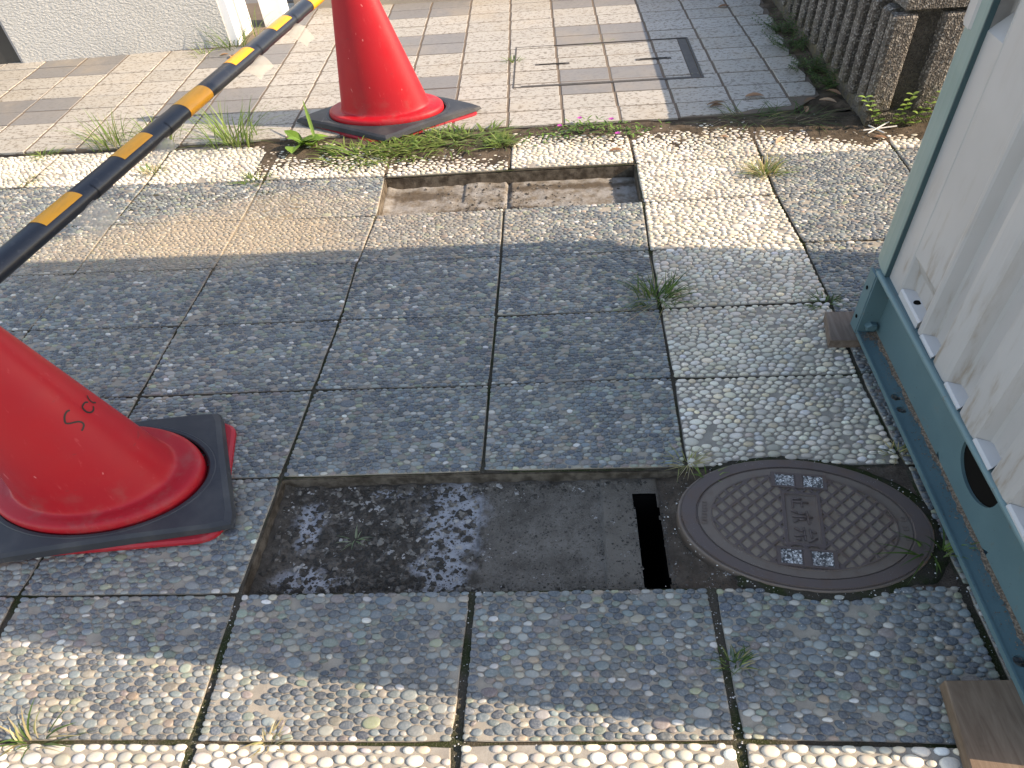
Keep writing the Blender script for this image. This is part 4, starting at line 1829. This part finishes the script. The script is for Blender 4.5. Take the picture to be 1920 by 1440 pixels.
def hexa(mb, c, ax, r, h, n=6, kx=1.0):
    ax = Vector(ax)
    u = ax.orthogonal().normalized()
    w = ax.cross(u)
    v = []
    for d, s in ((0, 1), (h * .75, 1), (h, .8)):
        for i in range(n):
            a = 2 * math.pi * i / n
            q = Vector(c) + ax * d + (u * math.cos(a) + w * math.sin(a)) * r * s
            q.x = c[0] + (q.x - c[0]) * kx
            v.append(q)
    f = []
    for a in range(2):
        for i in range(n):
            j = (i + 1) % n
            f.append((a * n + i, a * n + j, (a + 1) * n + j, (a + 1) * n + i))
    f.append(tuple(range(2 * n, 3 * n)))
    mb.add(v, f)


mb = MB()
hexa(mb, (fx(Y1) + 0.029, Y1, 0.064), (0, -1, 0), 0.013, 0.016, 6, 1.35)
mb.build('bolt', M['teal'], cab)
for zc in (0.075, 0.172):
    mb = MB()
    hexa(mb, (fx(Y1) - 0.002, Y1 + .026, zc), (-1, 0, 0), 0.0055, 0.0016, 10)
    mb.build('rivet', M['void'], cab)
# dirt lying in the angle of the channel
mb = MB()
v, f = [], []
N = 120
for i in range(N):
    y = Y0 + (Y1 - .004 - Y0) * i / (N - 1)
    w = 0.009 + 0.009 * nz3(y * 25, 2.2) + 0.007 * nz3(y * 110, 4.2)
    if y > 0.10:
        w += 0.030 * (y - 0.10) / 0.04
    for j, t in enumerate((0, .4, .75, 1.0)):
        v.append((fx(y) + 0.050 - w * t, y, 0.0404 + (0.0026 * (1 - t) if j < 3 else -0.001) + 0.0007 * nz3(y * 90, t * 9)))
for i in range(N - 1):
    for j in range(3):
        a = i * 4 + j
        f.append((a, a + 1, a + 5, a + 4))
mb.add(v, f)
mb.build('channel_dirt', M['grit'], cab, kind='stuff')


def s_chan():
    y = random.uniform(Y0 + .02, Y1 - .01)
    if random.random() < .3:
        y = random.uniform(0.09, Y1 - .004)
        return (fx(y) + 0.048 - abs(random.gauss(0, .02)), y, 0.0415)
    return (fx(y) + 0.046 - abs(random.gauss(0, .013)), y, 0.0412)


stones('grit', 1500, s_chan, 0.0006, 0.0020, M['grit'], cab)

# ribbed wall panel: plan profile of the face, extruded upwards
XP = 0.035
TD = 0.027
prof = [(0.122, 0.03), (0.122, 0.0), (0.052, 0.0)]
tro = [(0.040, -0.075), (-0.113, -0.177), (-0.266, -0.331), (-0.422, -0.487), (-0.577, -0.642), (-0.732, -0.797), (-0.887, -0.930)]
for (a, b) in tro:
    prof += [(a + .022, 0.0), (a + .008, 0.003), (a - .006, TD - .003), (a - .014, TD), (b + .016, TD), (b + .006, TD - .003), (b - .010, 0.002), (b - .024, 0.0)]
prof = [q for q in prof if q[0] > Y0 + .01] + [(Y0 + .012, 0.0)]
prof = sorted(prof, key=lambda q: -q[0])
HT = 2.10
zs = [0.229, 0.245, 0.812, 0.905, HT]
mb = MB()
v, f = [], []
n = len(prof)
for z in zs:
    for (y, d) in prof:
        v.append((px(y) + d, y, z))
for a in range(len(zs) - 1):
    for i in range(n - 1):
        ym = (prof[i][0] + prof[i + 1][0]) / 2
        if a == 2 and 0.052 < ym < 0.121:
            continue
        f.append((a * n + i, a * n + i + 1, (a + 1) * n + i + 1, (a + 1) * n + i))
mb.add(v, f)
panel = mb.build('side_panel', M['panel'], cab, smooth=False)
# recess with a bolt in the first flat
mb = MB()
ya, yb_, za, zb = 0.052, 0.122, 0.812, 0.905
D = 0.035
xq = lambda y, d: px(y) + d
v = [(xq(ya, 0), ya, za), (xq(yb_, 0), yb_, za), (xq(yb_, 0), yb_, zb), (xq(ya, 0), ya, zb)]
v += [(xq(ya + .008, D), ya + .008, za + .03), (xq(yb_, D), yb_, za + .03), (xq(yb_, D), yb_, zb), (xq(ya + .008, D), ya + .008, zb)]
mb.add(v, [(0, 1, 5, 4), (3, 0, 4, 7), (2, 3, 7, 6), (4, 5, 6, 7), (1, 2, 6, 5)])
nt = mb.build('recess', M['panel'], panel)
mb = MB()
hexa(mb, (xq(0.09, D), 0.088, 0.868), (-1, 0, 0), 0.012, 0.010, 6)
mb.build('bolt', M['steel'], cab)
# feet: the closed bottoms of the troughs
for q, (a, b) in enumerate(tro):
    mb = MB()
    zt_ = 0.238 if q else 0.250
    yl, yr = a + .006, b - .004
    v = []
    for (z, d0) in ((0.2295, -.0015), (zt_ - .004, -.0015), (zt_, 0.003)):
        v += [(px(yl) + d0, yl, z), (px(yl - .016) + TD + .002, yl - .016, z + .004 * (z > .23)), (px(yr + .016) + TD + .002, yr + .016, z + .004 * (z > .23)), (px(yr) + d0, yr, z)]
    mb.add(v, [(3, 2, 1, 0), (0, 1, 5, 4), (1, 2, 6, 5), (2, 3, 7, 6), (3, 0, 4, 7), (4, 5, 9, 8), (5, 6, 10, 9), (6, 7, 11, 10), (7, 4, 8, 11), (8, 9, 10, 11)])
    ft = mb.build('foot', M['foot'], cab)
    if q == 0:
        mb = MB()
        cyl = []
        for i in range(16):
            an = 2 * math.pi * i / 16
            cyl.append((px(0.0) + 0.017 + 0.009 * math.cos(an), -0.012 + 0.008 * math.sin(an)))
        mb.prism(cyl, zt_, zt_ + 0.0032)
        mb.build('foot_hole', M['void'], ft)
# cover plate over the top of the first trough
mb = MB()
ya, yb_ = tro[0][0] + .016, tro[0][1] - .018
v = []
for z, d in ((0.300, TD - .002), (0.345, 0.0015), (HT, 0.0015)):
    v += [(px(ya) + d, ya, z), (px(yb_) + d, yb_, z)]
mb.add(v, [(0, 1, 3, 2), (2, 3, 5, 4)])
mb.build('trough_cover', M['panel'], cab)
# rounded corner post, faded green below and white sleeve above
def corner(z0, z1, grow, mat, name, par=None):
    base_ = [(1.030, 0.1235), (1.0245, 0.1265), (1.0235, 0.136), (1.026, 0.165), (1.032, 0.195), (1.044, 0.222), (1.062, 0.243), (1.085, 0.255), (1.12, 0.258), (1.12, 0.1235)]
    mb = MB()
    c = np.array((1.08, 0.19))
    pts = []
    for q in base_:
        d = np.array(q) - c
        pts.append(tuple(c + d * (1 + grow)))
    n = len(pts)
    v = [(x, y, z) for z in (z0, z1) for x, y in pts]
    f = [tuple(range(n))[::-1], tuple(range(n, 2 * n))]
    for i in range(n):
        j = (i + 1) % n
        f.append((i, n + i, n + j, j))
    mb.add(v, f)
    mb.mi = [0] * len(f)
    return mb.build(name, M[mat], par or cab)


corner(0.2292, HT, 0.0, 'post_green', 'corner_post')
mb = MB()
mb.box(1.0235, 1.036, 0.1205, 0.1232, 0.2292, HT)
mb.build('post_trim', M['teal_dark'], cab)
mb = MB()
sleeve = [(1.0300, 0.160), (1.0215, 0.168), (1.0245, 0.195), (1.038, 0.226), (1.057, 0.249), (1.083, 0.262), (1.12, 0.266), (1.12, 0.255), (1.07, 0.238)]
mb.prism(sleeve[::-1], 0.800, HT)
mb.build('post_sleeve', M['panel'], cab)
mb = MB()
mb.box(1.085, 1.115, 0.2585, 0.285, 0.30, HT)
mb.build('rear_edge_tube', M['panel'], cab)
# the rest of the cabin, unseen; width and roof height chosen to shape its cast shadow
mb = MB()
mb.box(1.12, 3.85, 0.205, 0.245, 0.229, HT)
mb.build('rear_wall', M['panel'], cab)
mb = MB()
mb.box(1.08, 3.85, Y0 + .01, Y0 + .05, 0.229, HT)
fw = mb.build('front_wall', M['panel'], cab)
mb = MB()
mb.box(1.4, 2.3, Y0 - .012, Y0 + .008, 0.25, 1.95)
mb.build('door', M['post_green'], fw)
mb = MB()
mb.box(3.81, 3.85, Y0 + .05, 0.205, 0.229, HT)
mb.build('far_wall', M['panel'], cab)
mb = MB()
mb.box(1.08, 3.80, Y0 + .05, 0.2, 0.229, 0.245)
mb.build('floor', M['panel'], cab)
mb = MB()
mb.box(1.0, 3.9, Y0 - .005, 0.268, HT, HT + .06)
mb.build('roof', M['panel'], cab)
mb = MB()
mb.box(1.07, 3.83, 0.150, 0.20, 0.034, 0.222)
mb.box(1.07, 3.83, Y0 + .0, Y0 + .04, 0.034, 0.222)
mb.build('cross_beam', M['teal'], cab)

# boards under the base
b1 = thing('wooden_board', (1.0, 0.166, 0.004), 'small grey brown board under the rear end of the teal base', 'board', 'boards levelling the cabin')
mb = MB()
mb.prism([(0.936, 0.106), (1.25, 0.100), (1.25, 0.224), (0.958, 0.228)], 0.004, 0.031, bev=0.002)
mb.build('plank', M['wood2'], b1)
b2 = thing('wooden_board', (1.0, -0.95, 0.004), 'large brown plywood board under the front end of the teal base', 'board', 'boards levelling the cabin')
mb = MB()
mb.prism([(0.842, -1.10), (1.30, -1.10), (1.30, -0.800), (0.873, -0.806)], 0.004, 0.031, bev=0.002)
mb.build('plank', M['wood'], b2)

# ------------------------------------------------------------------ ribbed concrete planter
pl = thing('concrete_planter', (1.9, 1.42, 0.0), 'dark ribbed concrete planter with rough exposed aggregate ribs', 'planter')
PX0, PX1, PY0, PY1 = 1.500, 2.75, 1.440, 3.6
mb = MB()
mb.box(PX0, PX1, PY0, PY1, 0.04, 0.435)
mb.build('core', M['planter_core'], pl)
mb = MB()
mb.box(PX0 - .052, PX1 + .05, PY0 - .036, PY1 + .05, -0.01, 0.062, bev=0.012)
mb.build('plinth', M['planter_core'], pl)


def rough_box(mb, x0, x1, y0, y1, z0, z1, face, seed, amp=0.0018, taper=0.006):
    """a rib: front grid roughened; face '-y' or '-x'"""
    nu, nz_ = 7, 34
    v, f = [], []
    for jz in range(nz_ + 1):
        t = jz / nz_
        z = z0 + (z1 - z0) * t
        for i in range(nu + 1):
            s = i / nu
            e = 1 - 0.0
            edge = 1.0 if 0 < i < nu else 0.0
            d = amp * fbm(seed * 3.7 + s * 2.0, z * 22, 3.0, 3) + (0.005 * (1 - edge))
            if jz in (0, nz_):
                d += 0.010
            if face == '-y':
                v.append((x0 + (x1 - x0) * s, y0 + d + taper * t, z))
            else:
                v.append((x0 + d * 1.5 + taper * t, y0 + (y1 - y0) * s, z))
    w = nu + 1
    for jz in range(nz_):
        for i in range(nu):
            a = jz * w + i
            f.append((a, a + 1, a + w + 1, a + w))
    # back rim
    b0 = len(v)
    rim = [j * w for j in range(nz_ + 1)] + [nz_ * w + i for i in range(1, w)] + [j * w + nu for j in range(nz_ - 1, -1, -1)] + [i for i in range(nu - 1, 0, -1)]
    for q in rim:
        x, y, z = v[q]
        v.append((x, y1, z) if face == '-y' else (x1, y, z))
    m = len(rim)
    for i in range(m):
        j = (i + 1) % m
        f.append((rim[i], rim[j], b0 + j, b0 + i))
    mb.add(v, f)


pit_ = 0.179
for i in range(7):
    xa = 1.436 + i * pit_
    mb = MB()
    rough_box(mb, xa, xa + 0.088, PY0 - 0.042, PY0 + .004, 0.062, 0.418, '-y', i)
    mb.build('rib', M['planter_rib'], pl, smooth=False)
for i in range(18):
    ya = PY0 + 0.046 + i * 0.114
    mb = MB()
    rough_box(mb, PX0 - 0.062, PX0 + .004, ya, ya + 0.058, 0.050, 0.418, '-x', 20 + i, amp=0.0015)
    mb.build('rib', M['planter_rib'], pl, smooth=False)
mb = MB()
mb.box(PX0 - .03, PX1 + .03, PY0 - .034, PY0 + .09, 0.435, 0.482, bev=0.010)
mb.box(PX0 - .025, PX0 + .13, PY0 + .09, PY1, 0.435, 0.482, bev=0.010)
mb.build('coping', M['planter_rib'], pl)
mb = MB()
mb.box(PX0 + .13, PX1, PY0 + .09, PY1, 0.435, 0.455)
mb.build('planting_soil', M['soil'], pl)

# ------------------------------------------------------------------ pillar, posts, step
A_, B_ = Vector((-2.868, 2.722, 0)), Vector((-1.648, 2.806, 0))
dv = (B_ - A_).normalized()
nv = Vector((-dv.y, dv.x, 0))
wall = thing('plastered_wall', (-2.25, 2.78, 0), 'rough plastered off-white wall pier beside the cream tiles', 'wall')


def obox(a, b, d0, d1, z0, z1):
    mb = MB()
    p = [a + nv * d0, b + nv * d0, b + nv * d1, a + nv * d1]
    mb.prism([(q.x, q.y) for q in p], z0, z1)
    return mb


obox(A_, B_, 0.0, 0.20, -0.01, 2.2).build('pier', M['plaster'], wall)
obox(A_ + dv * -0.014, A_ - dv * 0.001, 0.004, 0.19, 0.0, 2.2).build('edge_trim', M['groove'], wall)
dw = thing('dark_tiled_wall', (-3.4, 2.76, 0), 'dark grey polished tile wall left of the plastered pier', 'wall')
for i in range(4):
    for jz in range(9):
        a = A_ - dv * (0.022 + 0.36 * (i + 1)) + dv * .003
        b = A_ - dv * (0.022 + 0.36 * i)
        obox(a, b, 0.020, 0.06, 0.242 * jz, 0.242 * jz + .239).build('tile', M['dark_tile'], dw)
obox(A_ - dv * 1.48, A_ - dv * 0.016, 0.058, 0.2, -0.01, 2.2).build('backing', M['void'], dw)

gp_ = thing('gate_post', (-1.62, 2.92, 0), 'white painted steel gate post fixed against the plastered pier, dark groove down its side', 'post', 'white posts at the terrace edge')
mb = MB()
mb.box(-1.648, -1.602, 2.812, 2.905, 0.0, 2.2, bev=0.0)
mb.box(-1.648, -1.604, 2.945, 3.09, 0.0, 2.2)
mb.build('channel', M['white_paint'], gp_)
mb = MB()
mb.box(-1.648, -1.620, 2.905, 2.945, 0.0, 2.2)
mb.build('groove', M['groove'], gp_)
gp2 = thing('gate_post', (-1.46, 3.16, 0), 'white stained square post standing apart behind the striped pole', 'post', 'white posts at the terrace edge')
mb = MB()
mb.box(-1.53, -1.40, 3.10, 3.22, 0.0, 2.2, bev=0.004)
mb.build('shaft', M['white_paint'], gp2)
mb = MB()
mb.prism([(-1.42, 3.40), (2.6, 3.24), (2.6, 4.6), (-1.42, 4.6)], -0.01, 0.16, bev=0.006)
mb.build('step', M['step'], origin=(0, 3.6, 0), kind='structure')

# ------------------------------------------------------------------ weeds, each a plant of its own
GREEN = [(0.135, 0.215, 0.045), (0.18, 0.25, 0.060), (0.105, 0.175, 0.036), (0.23, 0.28, 0.085)]
DGREEN = [(0.060, 0.110, 0.024), (0.075, 0.13, 0.030), (0.045, 0.085, 0.020), (0.10, 0.145, 0.045)]
STRAW = [(0.42, 0.34, 0.17), (0.36, 0.30, 0.14), (0.30, 0.30, 0.11), (0.46, 0.39, 0.23)]


def mixcol(pal, g):
    c = pal[g.integers(len(pal))]
    k_ = math.exp(g.normal(0, .15))
    return tuple(min(.8, x * k_) for x in c)


def grass(x, y, n, h, spread, pal, label, z=0.0, width=0.0042, name='grass_tuft', cat='weed', seed=0, lean=(0, 0), droop=0.5, area=0.02, group=None):
    g = np.random.default_rng(seed + 500)
    mb = MB()
    for i in range(n):
        a = g.uniform(0, 2 * math.pi)
        rr_ = area * math.sqrt(g.uniform())
        b = Vector((x + KX * rr_ * math.cos(a + g.normal(0, .6)), y + rr_ * math.sin(a + g.normal(0, .6)), z))
        L = h * g.uniform(.45, 1.1)
        out = spread * g.uniform(.25, 1.15)
        d = Vector((math.cos(a) * out * KX * .8 + lean[0], math.sin(a) * out + lean[1], 0))
        N = 5
        pts, ws = [], []
        w0 = width * g.uniform(.6, 1.25)
        for s in range(N + 1):
            t = s / N
            p = b + d * (t ** 1.3) + Vector((0, 0, L * (t - droop * t * t * (0.6 + .8 * out / max(spread, 1e-6)) * .7)))
            p.z = max(p.z, z + .001)
            pts.append(p)
            ws.append(w0 * (1 - t ** 2.2) * (0.7 + .3 * min(1, t * 4)) + .0003)
        sv = Vector((-math.sin(a) * 1.3, math.cos(a), 0.25 * g.normal()))
        mb.strip(pts, ws, sv, col=mixcol(pal, g))
    return mb.build(name, M['leaf'], label=label, cat=cat, origin=(x, y, z), group=group)


WG = 'weeds growing in the joints and edges'
G2 = GREEN + GREEN + STRAW[:2]
grass(-1.80, 1.585, 80, 0.21, 0.14, GREEN + STRAW[3:], 'tall wispy pale grass tuft left of the striped pole', seed=1, area=.05, group=WG, width=.0036)
grass(-1.565, 1.57, 70, 0.22, 0.13, GREEN, 'tall grass tuft half hidden behind the striped pole', seed=2, area=.045, group=WG, width=.004)
grass(-1.22, 1.555, 90, 0.25, 0.16, GREEN, 'largest grass tuft, right of the striped pole before the far cone', seed=3, area=.06, group=WG, width=.0048)
grass(-2.10, 1.52, 40, 0.045, 0.05, GREEN, 'low grass patch at the far left end of the white pebble border', seed=4, area=.035, group=WG)
grass(-2.07, 1.30, 26, 0.03, 0.045, GREEN + STRAW, 'tiny yellowish tuft in the leftmost border joint', seed=5, area=.03, group=WG)
grass(-1.02, 1.205, 46, 0.035, 0.06, GREEN, 'small flat green tuft between white border and muddy slab', seed=6, area=.035, group=WG)
grass(-1.51, 1.315, 46, 0.05, 0.05, STRAW + GREEN[:1], 'small straw coloured tuft in the border joint beside the pole', seed=7, area=.03, group=WG)
grass(-0.02, 1.405, 90, 0.065, 0.075, GREEN, 'bright green star shaped tuft at the end of the grass mat', seed=8, area=.03, group=WG, z=0.004, width=.005)
grass(0.985, 1.075, 130, 0.075, 0.085, STRAW + GREEN[:2], 'pale straw tuft on the joint beside the upper white slabs', seed=9, area=.03, group=WG, width=.0035)
grass(0.495, 0.345, 95, 0.085, 0.085, DGREEN + GREEN[:1], 'dark green bushy tuft at the corner of the white slab column', seed=10, area=.035, group=WG, width=.0038)
grass(0.515, 0.34, 14, 0.05, 0.22, STRAW, 'dry straggling stems lying on the white slab beside the bushy tuft', seed=11, area=.02, group=WG, width=.002)
grass(0.985, 0.305, 40, 0.022, 0.035, DGREEN, 'small moss green sprig at the joint by the small board', seed=12, area=.028, group=WG, width=.004)
grass(0.975, -0.53, 22, 0.085, 0.07, DGREEN + GREEN[:1], 'green blades beside the iron lid under the teal flange', seed=13, area=.02, group=WG, width=.0045, lean=(-.01, -.01))
grass(0.99, -0.262, 30, 0.03, 0.035, STRAW + DGREEN[:1], 'withered tuft between white slab and teal flange', seed=14, area=.02, group=WG, width=.003)
grass(-0.815, -0.915, 26, 0.06, 0.06, STRAW + DGREEN, 'half dry tuft in the nearest joint before the cone', seed=15, area=.022, group=WG, width=.0042, lean=(.02, .01))
grass(-0.36, -0.912, 22, 0.022, 0.03, STRAW, 'tiny dry tuft in the nearest joint below the dark slabs', seed=16, area=.015, group=WG, width=.0028)
grass(0.515, -0.765, 46, 0.028, 0.028, STRAW[1:3] + DGREEN, 'brownish dried tuft in the joint below the iron lid', seed=17, area=.02, group=WG, width=.0025)
grass(-0.295, -0.455, 14, 0.028, 0.030, [(0.30, 0.33, 0.20), (0.22, 0.28, 0.14)], 'little pale sprig lying on the rubble in the dark pit', z=-.046, seed=18, area=.012, group=WG, width=.0026)
grass(0.50, -0.283, 44, 0.03, 0.05, STRAW + STRAW[2:3], 'dry straw bits where white slab, lid and pit meet', seed=19, area=.02, group=WG, width=.0022)
grass(0.54, -0.325, 16, 0.03, 0.04, GREEN, 'few short green blades on the moss beside the lid', seed=20, area=.015, group=WG, width=.003)
grass(1.02, 1.52, 60, 0.05, 0.13, DGREEN + STRAW[2:3], 'straggling weed in the shaded soil below the broken tiles', seed=21, area=.08, group=WG, width=.003, z=.004)
grass(1.20, 1.50, 50, 0.05, 0.12, DGREEN, 'shaded weed below the broken tile corner near the planter', seed=22, area=.08, group=WG, width=.0035, z=.004)
grass(0.0, 2.31, 20, 0.05, 0.04, GREEN, 'small weed at the left edge of the access cover', seed=23, area=.02, group=WG, width=.006)
grass(0.46, 2.505, 30, 0.018, 0.05, GREEN, 'thin moss tuft on the rear edge of the access cover', seed=24, area=.04, group=WG, width=.004)
grass(0.90, 2.0, 14, 0.015, 0.03, GREEN + STRAW, 'moss bit at the near right corner of the access cover', seed=25, area=.02, group=WG, width=.004)
grass(-1.62, 2.77, 46, 0.20, 0.16, GREEN + DGREEN, 'leafy weed with long stems at the foot of the white gate post', seed=26, area=.05, group=WG, width=.005)
grass(-1.55, 2.92, 26, 0.26, 0.14, GREEN + STRAW, 'thin tall stems between the two white posts', seed=27, area=.05, group=WG, width=.0035)
grass(-1.74, 2.66, 18, 0.08, 0.12, GREEN, 'sparse weed on the tiles before the plastered pier', seed=28, area=.05, group=WG, width=.004)

# grass mat below the far cone: a run of clumps, countable
for i, (x, y, lab) in enumerate([(-0.62, 1.37, 'first clump of the bright grass mat, under the red base corner'), (-0.46, 1.39, 'dense clump of the grass mat left of its middle'),
                                 (-0.30, 1.45, 'middle clump of the grass mat before the far cone'), (-0.16, 1.475, 'upright clump of the grass mat near its right end')]):
    grass(x, y, 120, 0.055, 0.095, GREEN, lab, seed=40 + i, area=.10, z=.006, width=.0075, group='clumps of the grass mat under the far cone', droop=.7)


def leaf(mb, p, d, L, w, col, up=0.3, fold=0.25):
    d = Vector(d).normalized()
    s = d.cross(Vector((0, 0, 1)))
    if s.length < 1e-3:
        s = Vector((1, 0, 0))
    s.normalize()
    n_ = s.cross(d)
    v, f = [], []
    N = 5
    for i in range(N + 1):
        t = i / N
        hw = w * 0.5 * math.sin(math.pi * min(1, t * .92 + .08)) ** .8
        c = Vector(p) + d * L * t + n_ * (up * L * (t - t * t))
        v += [c - s * hw + n_ * hw * fold, c, c + s * hw + n_ * hw * fold]
    for i in range(N):
        a = i * 3
        f += [(a, a + 1, a + 4, a + 3), (a + 1, a + 2, a + 5, a + 4)]
    mb.add(v, f, col=col)


# broad-leaved weed
g = np.random.default_rng(77)
mb = MB()
for i in range(9):
    a = g.uniform(0, 6.28)
    up = g.uniform(.1, .8)
    leaf(mb, (-0.90 + g.normal(0, .02), 1.49 + g.normal(0, .01), .008), (math.cos(a) * 1.6, math.sin(a) * .8, up), g.uniform(.09, .15), g.uniform(.045, .07), mixcol([(0.20, 0.33, 0.045), (0.16, 0.29, 0.04)], g))
for (dx, dy) in ((0.16, -0.13), (-.02, .05)):
    leaf(mb, (-0.82, 1.46, .015), (dx, dy, .03), .25, .016, (0.17, 0.27, 0.06), up=.15)
mb.build('broadleaf_weed', M['leaf'], label='broad leaved bright green weed left of the far cone base', cat='weed', origin=(-.90, 1.49, 0), group=WG)
# purslane with flowers
pw = thing('flowering_weed', (0.36, 1.46, 0), 'low succulent weed with small magenta flowers at the tile edge', 'weed', WG)
mb = MB()
for i in range(260):
    x, y = 0.36 + g.normal(0, .15), 1.465 + g.normal(0, .035)
    z = max(.006, .045 * math.exp(-((x - .36) / .17) ** 2) * g.uniform(.2, 1))
    a = g.uniform(0, 6.28)
    leaf(mb, (x, y, z), (math.cos(a) * 1.4, math.sin(a), g.uniform(-.1, .7)), g.uniform(.014, .034), g.uniform(.005, .009), mixcol([(0.12, 0.22, 0.045), (0.17, 0.28, 0.06), (0.08, 0.15, 0.03)], g))
mb.build('foliage', M['leaf'], pw)
k = NT('magenta_petal')
M['petal'] = k.fin((0.42, 0.06, 0.30), 0.5)
for (x, y, z) in ((0.31, 1.515, .05), (0.225, 1.475, .04), (0.44, 1.49, .05), (0.46, 1.40, .03)):
    mb = MB()
    for i in range(5):
        a = 2 * math.pi * i / 5
        leaf(mb, (x, y, z), (math.cos(a) * 1.5, math.sin(a), .45), .013, .013, (1, 1, 1))
    mb.build('flower', M['petal'], pw)
# sapling at the planter corner
mb = MB()
for st in range(4):
    p = Vector((1.52 + .03 * st, 1.385, 0.0))
    d = Vector(((-.10, .03, .10, .16)[st], -.01, .12))
    for s in range(7):
        t = (s + 1) / 7
        q = p + d * t * 1.15
        for sg in (-1, 1):
            leaf(mb, q, (sg * 1.2, g.normal(0, .5), g.uniform(0, .5)), g.uniform(.022, .032), g.uniform(.014, .019), mixcol([(0.22, 0.34, 0.07), (0.28, 0.40, 0.10)], g))
    mb.strip([p, p + d * .6, p + d * 1.15], [.003, .003, .002], (1, 0, 0), col=(.1, .14, .04))
mb.build('leafy_seedling', M['leaf'], label='sunlit seedling with small oval leaves at the planter corner', cat='weed', origin=(1.54, 1.385, 0), group=WG)
# ferny weeds along the planter
for i, (x, y, lab) in enumerate([(1.375, 2.50, 'feathery shaded weed farthest along the planter foot'), (1.365, 2.27, 'thick feathery weed by the planter foot beside the cover'),
                                 (1.40, 1.99, 'ferny weed by the planter foot near the front corner'), (1.43, 1.80, 'low ferny weed nearest the planter front corner')]):
    mb = MB()
    for b in range(26):
        a = g.uniform(0, 6.28)
        L = g.uniform(.05, .12)
        p0 = Vector((x + g.normal(0, .03), y + g.normal(0, .03), 0.01))
        d = Vector((math.cos(a) * 1.4, math.sin(a), g.uniform(.4, 1.3))).normalized() * L
        mb.strip([p0, p0 + d], [.002, .001], (-math.sin(a), math.cos(a), 0), col=(.05, .08, .02))
        for s in range(6):
            for sg in (-1, 1):
                leaf(mb, p0 + d * ((s + 1) / 6), (-math.sin(a) * sg + d.x * 6, math.cos(a) * sg + d.y * 6, .2), .020, .006, mixcol(DGREEN, g))
    mb.build('ferny_weed', M['leaf'], label=lab, cat='weed', origin=(x, y, 0), group=WG)

# dead leaves
DL = 'dead leaves lying about'
for i, (x, y, z, L, a, lab) in enumerate([(0.915, 1.652, .012, .075, .2, 'curled brown dead leaf pile on the lowest shaded tile'), (1.095, 1.728, .012, .10, -.1, 'long withered leaf lying across a tile joint'),
                                          (1.10, 1.315, .008, .075, .9, 'folded reddish dead leaf on the white pebble border'), (0.455, 1.30, .008, .07, .1, 'pale dry leaf on the border beside the flowering weed'),
                                          (1.30, 1.64, .02, .08, .6, 'brown dead leaf by the broken tile corner'), (1.36, 1.60, .03, .09, -.7, 'larger curled dead leaf at the foot of the planter'),
                                          (1.40, 1.68, .03, .085, 2.2, 'dead leaf leaning against the planter corner'), (1.26, 1.56, .015, .07, 1.4, 'dead leaf in the soil under the broken tile'),
                                          (1.47, 1.30, .008, .06, 2.7, 'small dry leaf under the seedling'), (-1.575, 2.60, .012, .08, 2.0, 'reddish dead leaf on the tiles near the gate post'),
                                          (-1.63, 2.65, .012, .06, .4, 'crumpled dead leaf beside the plastered pier'), (1.18, 2.93, .012, .08, .2, 'brown leaf on the far shaded tiles'),
                                          (0.88, 1.37, .008, .05, 2.9, 'tiny tan leaf on the dirty edge of the border')]):
    mb = MB()
    c = mixcol([(0.26, 0.145, 0.085), (0.33, 0.19, 0.11), (0.22, 0.14, 0.09), (0.40, 0.27, 0.17)], g)
    leaf(mb, (x - L * .5 * math.cos(a), y - L * .3 * math.sin(a), z), (math.cos(a) * 1.4, math.sin(a), .04), L * .8, L * .30, c, up=.13, fold=.6)
    if i == 0:
        leaf(mb, (x - .05, y + .004, z + .006), (1, .15, .04), .085, .018, c, up=.1, fold=.7)
    mb.build('dead_leaf', M['dry'], label=lab, cat='leaf', group=DL)
# straws in the sheltered soil
mb = MB()
for i in range(26):
    x, y = g.uniform(.85, 1.35), g.uniform(1.45, 1.56)
    a = g.normal(0, .5)
    L = g.uniform(.05, .16)
    z = soilz(x, y) + .004
    mb.strip([(x, y, z), (x + L * .5 * math.cos(a), y + L * .3 * math.sin(a), z + .012), (x + L * math.cos(a), y + L * .6 * math.sin(a), z + .002)], [.0025, .0025, .001], (0, 1, .3), col=mixcol([(0.20, 0.15, 0.09), (0.24, 0.19, 0.11), (0.14, 0.15, 0.06)], g))
mb.build('straw_litter', M['dry'], kind='stuff')
mb = MB()
for (a, b) in (((1.44, 1.335, .012), (1.53, 1.385, .03)), ((1.455, 1.385, .02), (1.50, 1.33, .012)), ((1.43, 1.36, .012), (1.56, 1.37, .018))):
    mb.tube([a, b], .0028, 6)
mb.build('broken_twig', M['grain'], label='broken pale twig on the border below the planter seedling', cat='twig')
